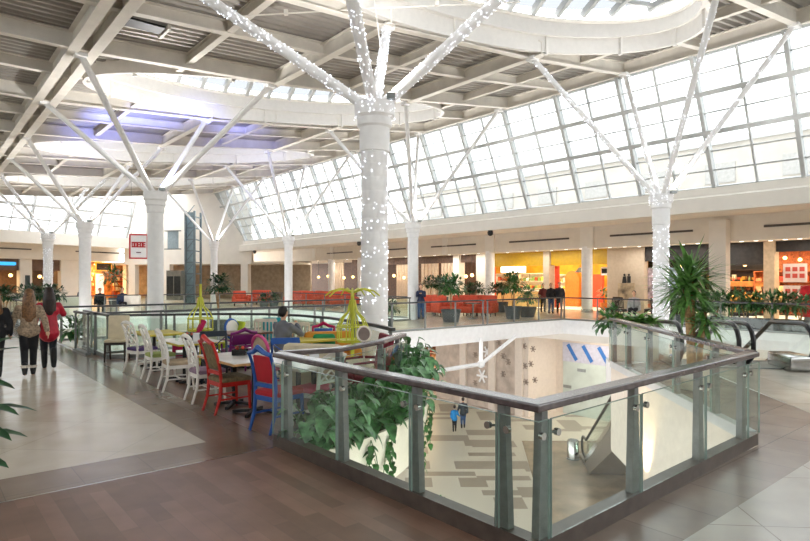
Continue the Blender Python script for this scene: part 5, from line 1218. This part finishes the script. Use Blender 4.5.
def simple_table(label, c, group=None, m=WT, r=.38):
    t = thing('round_table', label, 'table', (0, 0, 0), 0, group); mb = MB(); mb.lathe([(r, .72), (r, .75)], (0, 0, 0), 20); mb.build('tabletop', m, t); mb = MB(); mb.tube([(0, 0, .02), (0, 0, .72)], .035, 8); mb.build('stem', GREYM, t); mb = MB(); mb.lathe([(.25, 0), (.22, .03), (.04, .05)], (0, 0, 0), 16); mb.build('foot', GREYM, t); t.location = c; return t
simple_table('white round table in the far left seating area', at(111, HZ, 31.5) - Vector((0, 0, CH)))
simple_table('dark round table near the leaning man, beyond the railing', at(473, HZ, 27.5) - Vector((0, 0, CH)), None, mat('table_dark', '#4A4038', .4, var=.1))
dc = chair('dark wooden chair behind the planters on the right walkway', DLEG, DLEG, 'slat', DLEG, group='dark chairs on the right walkway')
first = True
for p, b in ((650, 26), (657, 25.5), (676, 25.2), (687, 25.8), (736, 25.5), (748, 26), (612, 25.6), (622, 25.2)):
    c = AB(a_at(p, b), b)
    if first: dc.location = c; dc.rotation_euler = (0, 0, 1.0); first = False
    else: dup(dc, c, R.uniform(0, 6))
# white planter end and red coats at the right picture edge
t = thing('white_cabinet', 'white panel cabinet beside the escalator top at the right picture edge', 'cabinet', (9.55, 13.2, 0)); mb = MB(); mb.rbox((9.62, 13.2, .62), (.5, .6, 1.24), .02); mb.build('body', WHITE, t); mb = MB(); mb.box((9.62, 13.2, .03), (.52, .62, .06)); mb.build('plinth', GREYM, t)
# ------------------------------------------------------------------ far left: shops under the gable
def gpx(px, n=0.0):                                # run along the gable at which a photo column is met
    s = (px - CX) / F; p0 = g0 + nl * n; return (s * p0.y - p0.x) / (ul.x - s * ul.y)
def gpan(name, p0, p1, n, z0, z1, m, th=.12): return gbox(name, gpx(p0, n), gpx(p1, n), n - th, n, z0, z1, m)
gn = -2.2
gpan('wall_gable_dark', -40, 62, gn, 2.6, 3.6, mat('gable_brown', '#6B5244', .7, var=.12, scale=2))
for p0, p1 in ((61, 83), (20, 32), (126, 131)): gpan('wall_gable_pier', p0, p1, gn + .2, 0, 3.6, PLASTER, .5)
gpan('wall_gable_dark', 33, 62, -3.2, 0, 2.7, mat('gable_dark', '#4A3A30', .7, var=.15, scale=2))
gpan('wall_gable_warm', -20, 20, -5.5, 0, 2.7, BRN); gpan('wall_gable_orange', 84, 128, -5.0, 0, 3.55, mat('gable_orange', '#C98A4A', .6, var=.3, scale=3))
lamp('gable_shop_light', 'AREA', GP(gpx(106), -3.6, 3.3), 380, (1, .62, .25), 3.5, 2, (0, 0, math.atan2(ul.y, ul.x)))
lamp('gable_shop_light', 'AREA', GP(gpx(10), -4, 2.5), 120, (1, .65, .3), 3.5, 2, (0, 0, math.atan2(ul.y, ul.x)))
def gthing(name, label, cat, p0, p1, n, z0, z1, m, part, frame=None, kind=None):
    s0_, s1_ = gpx(p0, n), gpx(p1, n); c = GP((s0_ + s1_) / 2, n, z0); t = thing(name, label, cat, c)
    gbox(part, s0_, s1_, n - .06, n, z0, z1, m, t)
    if frame: gbox('frame', s0_ - .12, s1_ + .12, n - .12, n - .05, z0 - .12, z1 + .12, frame, t)
    return t
t = gthing('shop_sign', 'blue lettered sign over the dark shop at the far left', 'sign', 0, 16, gn + .07, 3.0, 3.3, mat('sign_brown', '#5A4A40', .6, var=.1), 'board')
mb = MB(); BL = mat('letter_blue', '#3FA0D8', .4, var=0, emit='#3FA0D8', estr=.8)
for i in range(8): c = GP(gpx(1 + 1.9 * i, gn + .1), gn + .1, 3.15); mb.box(c, (.26 if i % 3 else .34, .04, .22 if i % 2 else .28), math.atan2(ul.y, ul.x))
mb.build('lettering', BL, t)
gthing('wall_panel', 'narrow dark panel on the white pier at the far left', 'panel', 25.5, 30, gn + .27, .4, 2.2, mat('panel_teal', '#34444A', .4, var=.05), 'panel_face')
t = gthing('shop_sign', 'dark picture sign with a gold frame over the orange shop', 'sign', 97, 111, -2.0, 2.75, 3.35, mat('sign_dark', '#4A3018', .5, var=.3, scale=3), 'board', mat('gold_frame', '#D9A63A', .4, var=.05, emit='#E8A830', estr=.5))
gthing('lit_display', 'bright white display panel inside the orange shop', 'display', 96, 104, -3.4, .5, 2.4, mat('display_pink', '#F0D8D0', .5, var=.05, emit='#FFE8E0', estr=.4), 'panel_face')
for p0, p1, lab in ((86, 94, 'goods shelf at the left end of the orange shop'), (113, 125, 'goods shelf at the right end of the orange shop')):
    n = -4.3; sa, sb = gpx(p0, n), gpx(p1, n); t = thing('display_shelf', lab, 'shelf', GP((sa + sb) / 2, n, 0)); gbox('back_panel', sa, sb, n - .3, n - .25, 0, 2.7, BRICKO, t); rz_ = math.atan2(ul.y, ul.x)
    for i in range(5):
        z = .2 + .5 * i; sh = gbox('shelf_board', sa, sb, n - .25, n + .1, z, z + .05, mat('shelf_gold', '#D8A45A', .5, var=.1), t)
        for k in range(5): h = R.uniform(.2, .4); mb = MB(); mb.rbox(GP(sa + (sb - sa) * (k + .5) / 5, n - .05, z + .05 + h / 2), (abs(sb - sa) / 7, .2, h), .02, rz_, seg=1); cc = R.choice(['#F0D0A0', '#E88A40', '#C85030', '#F8E8C8']); mb.build('package', mat('goods' + cc, cc, .5, var=.1, scale=8), sh)
for p, z, lab in ((9, 2.2, 'warm wall lamp in the dark shop at the far left'), (20.5, 2.0, 'warm wall lamp on the wooden wall beside the white pier'), (38, 2.1, 'yellow glowing lamp left of the distant lit column'), (43, 1.95, 'second yellow glowing lamp beside the distant lit column')):
    n = -2.4 if p > 12 else -4; c = GP(gpx(p, n), n + .25, z); t = thing('wall_lamp', lab, 'lamp', c); mb = MB(); mb.ball(c, .15); mb.build('globe', LAMPW, t); mb = MB(); q = Vector((nl.x, nl.y, 0)); mb.tube([c, c - q * .35], .02, 6); mb.build('bracket', BLACK, t)
for p in (8, 95, 118):
    n = -1.46; c = GP(gpx(p, n), n, 4.35); t = tag(MB().box(c, (3.6, .05, .1), math.atan2(ul.y, ul.x)).build('ventilation_grille', SLATD), 'dark slot grille in the cream band over the far left shops', 'vent', 'slot grilles over the far left shops')
# cream seating boxes and plants before the gable
for p0, p1, Y, z1, l in ((57, 91, 30.0, .98, 'long cream seat back in front of the left white column'), (46, 60, 34, 1.1, 'low cream partition beneath the distant lit column'), (125, 140, 31, 1.0, 'short cream partition right of the far seated people'), (8, 30, 33, 1.05, 'low cream partition at the far left')):
    c = at((p0 + p1) / 2, HZ, Y); c.z = 0; t = thing('seat_partition', l, 'partition', c); wd = (p1 - p0) / F * Y; mb = MB(); mb.rbox(c + Vector((0, 0, z1 / 2)), (wd, .3, z1), .04); mb.build('back_panel', CREAM, t); mb = MB(); mb.rbox(c + Vector((0, -.4, .22)), (wd, .55, .44), .05); mb.build('bench', CREAM, t)
for p, Y, l in ((28, 27, 'dark green plant above the long-haired woman'), (41, 26, 'dark green plant above the woman in red'), (54, 26.5, 'dark green plant right of the woman in red'), (5, 25, 'dark plant at the left picture edge near the corridor')):
    potted(l, at(p, HZ, Y) - Vector((0, 0, CH)), .3, .45, 1.15, (.5, .5, .4), 190, .26, .1, LEAFD, POT)
potted('spiky plant standing in front of the orange shop', at(113, HZ, 40) - Vector((0, 0, CH)), .3, .6, 2.0, (.7, .6, .7), 110, .5, .12, LEAF, POT, 'dracaena_plant', None, 'sword')
potted('green bush behind the glass beside the woman in red', at(77, HZ, 16.8) - Vector((0, 0, CH + .35)), .3, .3, .75, (.5, .4, .4), 170, .24, .1, LEAF, POT)
# red and white hanging sign
c = at(138.8, 246.5, 33.0); hw_, hh_ = 17.5 / F * 33 / 2, 25 / F * 33 / 2; t = thing('hanging_sign', 'white square sign with red border and red lettering beside the left column', 'sign', c); rz_ = .25
mb = MB(); mb.box(c, (hw_ * 2, .06, hh_ * 2), rz_); mb.build('board', WHITE, t); u = Vector((math.cos(rz_), math.sin(rz_), 0)); nn = Vector((math.sin(rz_), -math.cos(rz_), 0)) * .045; RS = mat('sign_red', '#C02A34', .5, var=.03)
mb = MB()
for s in (-1, 1): mb.bar(c + nn + u * s * hw_ * .93 + Vector((0, 0, -hh_)), c + nn + u * s * hw_ * .93 + Vector((0, 0, hh_)), .08, .03, nn); mb.bar(c + nn - u * hw_ + Vector((0, 0, s * hh_ * .94)), c + nn + u * hw_ + Vector((0, 0, s * hh_ * .94)), .03, .08)
mb.build('border', RS, t); mb = MB()
for i in range(5):
    q = c + nn + u * (-.34 + .17 * i) * hw_ * 2 / 1.24 * 1.05 + Vector((0, 0, .1)); mb.box(q + Vector((0, 0, .12)), (.15, .03, .07), rz_); mb.box(q - Vector((0, 0, .12)), (.15, .03, .07), rz_)
    for s in ((-1, 1) if i in (0, 1, 3) else (-1,)): mb.box(q + u * s * .05, (.055, .03, .3), rz_)
    if i in (2, 4): mb.box(q, (.13, .03, .07), rz_)
mb.build('lettering', RS, t); mb = MB(); mb.box(c + nn + Vector((0, 0, -.34)), (.25, .03, .06), rz_); mb.build('small_line', mat('sign_mark', '#6A4A5A', .5, var=.02), t)
mb = MB()
for s in (-1, 1): mb.tube([c + u * s * hw_ * .8 + Vector((0, 0, hh_)), c + u * s * hw_ * .8 + Vector((0, 0, 8.0 - c.z))], .012, 5)
mb.build('hanging_wires', GREYM, t)
# glass lift tower
def lift():
    Y = 46.0; t = thing('lift_tower', 'steel and glass lift tower against the white end wall', 'lift', at(190, HZ, Y) - Vector((0, 0, CH))); 
    LS = mat('lift_steel', '#77848A', .4, metal=.5, var=.06)
    x0, x1 = (185.5 - CX) / F * Y, (194.5 - CX) / F * Y
    for x in (x0, x1):
        for y in (Y, Y + 1.4): mb = MB(); mb.box((x, y, 3.3), (.14, .14, 7.9)); mb.build('post', LS, t)
    mb = MB()
    for i in range(9):
        z = -.4 + .9 * i; mb.bar((x0, Y, z), (x1, Y, z), .08, .08); mb.bar((x0, Y, z), (x1, Y, z + .9), .05, .05); mb.bar((x1, Y, z), (x1, Y + 1.4, z), .08, .08)
    mb.build('lattice', LS, t)
    mb = MB(); mb.box(((x0 + x1) / 2, Y + .1, 3.3), (x1 - x0 - .1, .03, 7.7)); mb.build('glass_panel', mat('lift_glass', '#8FA6AE', .15, var=.05), t)
    x2 = (171 - CX) / F * Y; mb = MB(); mb.box(((x2 + x0) / 2, Y - .3, 1.4), (x0 - x2, 1.2, 2.3)); mb.build('cabin', mat('lift_cabin', '#8A8478', .4, metal=.3, var=.1), t)
    mb = MB()
    for s in (-.28, .28): mb.box(((x2 + x0) / 2 + s, Y - .92, 1.35), (.48, .04, 1.5))
    mb.build('cabin_window', mat('lift_pane', '#3A3A38', .2, var=.1), t)
lift()
s_ = 3.0; c = at(173, 240, 51.5); t = thing('wall_panel', 'blue-grey shuttered panel high on the white end wall', 'panel', c); mb = MB(); mb.box(c, (1.0, .12, 1.5), er); mb.build('panel_face', mat('panel_blue', '#9FB0B8', .5, var=.05), t); mb = MB()
for s in (-1, 1): mb.box(c + Vector((0, -.05, s * .8)), (1.5, .25, .1), er)
mb.build('ledge', GREYM, t)
# warm uplight on the deck apron, seen low through the right glass
p = Vector((4.02, 10.3, -1.85)); t = thing('apron_uplight', 'glowing warm lamp on the cream apron, seen low through the right glass', 'lamp', p)
mb = MB(); mb.lathe([(.06, 0), (.09, .1), (.08, .12)], p + Vector((.1, 0, 0)), 14); mb.build('housing', GREYM, t); mb = MB(); mb.lathe([(.07, .115), (.07, .125)], p + Vector((.1, 0, 0)), 14); mb.build('lens', LAMPW, t)
lamp('apron_lamp', 'SPOT', p + Vector((.0, 0, .2)), 120, (1, .72, .4), .05, angle=1.3, rot=(math.pi, .35, 0))

# ------------------------------------------------------------------ contents of the shop fronts
def front_item(name, label, cat, px, b, z0, z1, wd, m, part, dp=.3):
    a = a_at(px, b); c = AB(a, b, z0); t = thing(name, label, cat, c); mb = MB(); mb.rbox(AB(a, b, (z0 + z1) / 2), (wd, dp, z1 - z0), .03, A_ROT, seg=1); mb.build(part, m, t); return t, a
t, a = front_item('shop_counter', 'long pale counter under the white sign in the yellow shop', 'counter', 516, 32.6, 0, 1.05, 4.6, mat('counter_pale', '#D8B878', .4, var=.05), 'body', .6)
mb = MB(); mb.box(AB(a, 32.6, 1.07), (4.8, .75, .05), A_ROT); mb.build('counter_top', WHITE, t)
t, a = front_item('arched_panel', 'orange-brown arched panel inside the yellow shop, right of the two men', 'panel', 573, 34.8, 0, 1.9, 1.1, mat('arch_orange', '#C8742A', .6, var=.05), 'panel_body'); mb = MB(); mb.tube([AB(a, 34.65, 1.9), AB(a, 34.95, 1.9)], .55, 20); mb.build('arch_top', mat('arch_orange', '#C8742A', .6, var=.05), t)
front_item('red_door', 'narrow red door panel near the right end of the yellow shop', 'door', 598.5, 34.9, 0, 2.2, .7, mat('banner_red', '#E0482A', .5, var=.05), 'leaf')
t, a = front_item('framed_sign', 'small dark and white framed sign at the right end of the yellow shop', 'sign', 605.5, 31.6, 2.1, 2.6, .6, WHITE, 'board', .06); mb = MB(); mb.box(AB(a, 31.55, 2.36), (.42, .04, .26), A_ROT); mb.build('dark_picture', BLACK, t)
potted('small shop plant at the right end of the yellow shop', AB(a_at(604, 32), 32), .26, .45, .95, (.4, .4, .35), 110, .24, .1, LEAF, mat('pot_orange', '#D87A28', .5, var=.05))
t = thing('hanging_lamp', 'dark hanging lamp inside the yellow shop beside the round column', 'lamp', AB(a_at(580, 33), 33, 2.3)); c = AB(a_at(580, 33), 33, 2.3); mb = MB(); mb.lathe([(.34, 0), (.1, .3), (.03, .34)], c, 16); mb.build('shade', BLACK, t); mb = MB(); mb.tube([c + Vector((0, 0, .33)), (c.x, c.y, FZ + .05)], .015, 6); mb.build('cable', BLACK, t)
# dark restaurant: lit counter, shelves, pendants
for px, b, z, wd, m, lab in ((746, 33, 1.02, 3.4, '#E8B060', 'lower lit shelf of the dark restaurant front'), (742, 34.6, 1.75, 3.6, '#C88848', 'upper lit bar shelf of the dark restaurant front')):
    t, a = front_item('bar_counter', lab, 'counter', px, b, z - .3, z, wd, mat('bar' + m, m, .4, var=.15, scale=5), 'body', .5)
    for k in range(9): h = R.uniform(.15, .32); mb = MB(); mb.lathe([(.05, 0), (.055, h * .6), (.02, h * .75), (.02, h)], AB(a - wd / 2 + .2 + k * (wd - .4) / 8, b - .1, z), 8); mb.build('bottle', mat('btl%d' % (k % 4), ['#D8A040', '#C05030', '#F0E0C0', '#7A8A50'][k % 4], .2, var=.05), t)
for i, (px, z) in enumerate(((733, 2.75), (745, 2.6), (756, 2.8), (681, 2.6), (694, 2.7), (785, 2.9), (800, 2.8))):
    c = AB(a_at(px, 32.5), 32.5, z); t = thing('pendant_lamp', 'small warm pendant in the dark shop fronts on the right', 'lamp', c, 0, 'pendants of the dark right shops'); mb = MB(); mb.ball(c, .09); mb.build('globe', LAMPW, t); mb = MB(); mb.tube([c + Vector((0, 0, .08)), (c.x, c.y, FZ + .05)], .012, 5); mb.build('cable', BLACK, t)
for px, lab in ((654, 'colourful poster in the dark shop front just left of the lit column'), (675, 'pale blue poster in the dark shop front behind the yucca'),):
    front_item('window_poster', lab, 'poster', px, 31.4, .9, 2.5, .9, mat('post%d' % px, '#B8A8B0' if px < 660 else '#9AA8C0', .5, var=.4, scale=3), 'sheet', .03)
# red coats display at the picture edge
t, a = front_item('red_display', 'bright red display figure at the right picture edge', 'display', 809, 27.5, .35, 1.6, .5, mat('poinsettia_red', '#D8202C', .6, var=.15), 'body', .4); mb = MB(); mb.lathe([(.2, 0), (.16, .35)], AB(a, 27.5), 14); mb.build('stand', GREYM, t)
# ------------------------------------------------------------------ ceiling fittings
t = thing('ceiling_cable', 'thin white cable crossing below the roof behind the lit branches', 'cable', at(370, 10, 14)); mb = MB(); mb.tube([at(225, 17, 14.2), at(370, 8.5, 14.0), at(520, 2, 14.4)], .018, 6); mb.build('wire', STEELW, t)
for q in (286, 437): mb = MB(); mb.box(at(q, 12.5 - .06 * (q - 286), 14.05), (.09, .09, .12)); mb.build('clamp', STEELW, t)
t = thing('cable_hanger', 'thin steel stay running up from the thick lit column', 'cable', at(380, 60, 12)); mb = MB(); mb.tube([at(382, 60, 12.3), at(373, -12, 13)], .012, 6); mb.build('wire', STEELW, t)
b_ = 4.6; a_ = 15.9; zc = zr(b_) + .44
t = thing('roof_hatch', 'dark square hatch in the corrugated roof at the upper left', 'hatch', AB(a_, b_, zc)); mb = MB(); mb.box(AB(a_, b_, zc), (.5, .9, .05), A_ROT); mb.build('opening', BLACK, t)
for s_ in (-1, 1): mb = MB(); mb.box(AB(a_, b_ + s_ * .5, zc - .02), (.8, .08, .12), A_ROT); mb.build('frame_bar', STEELW, t)
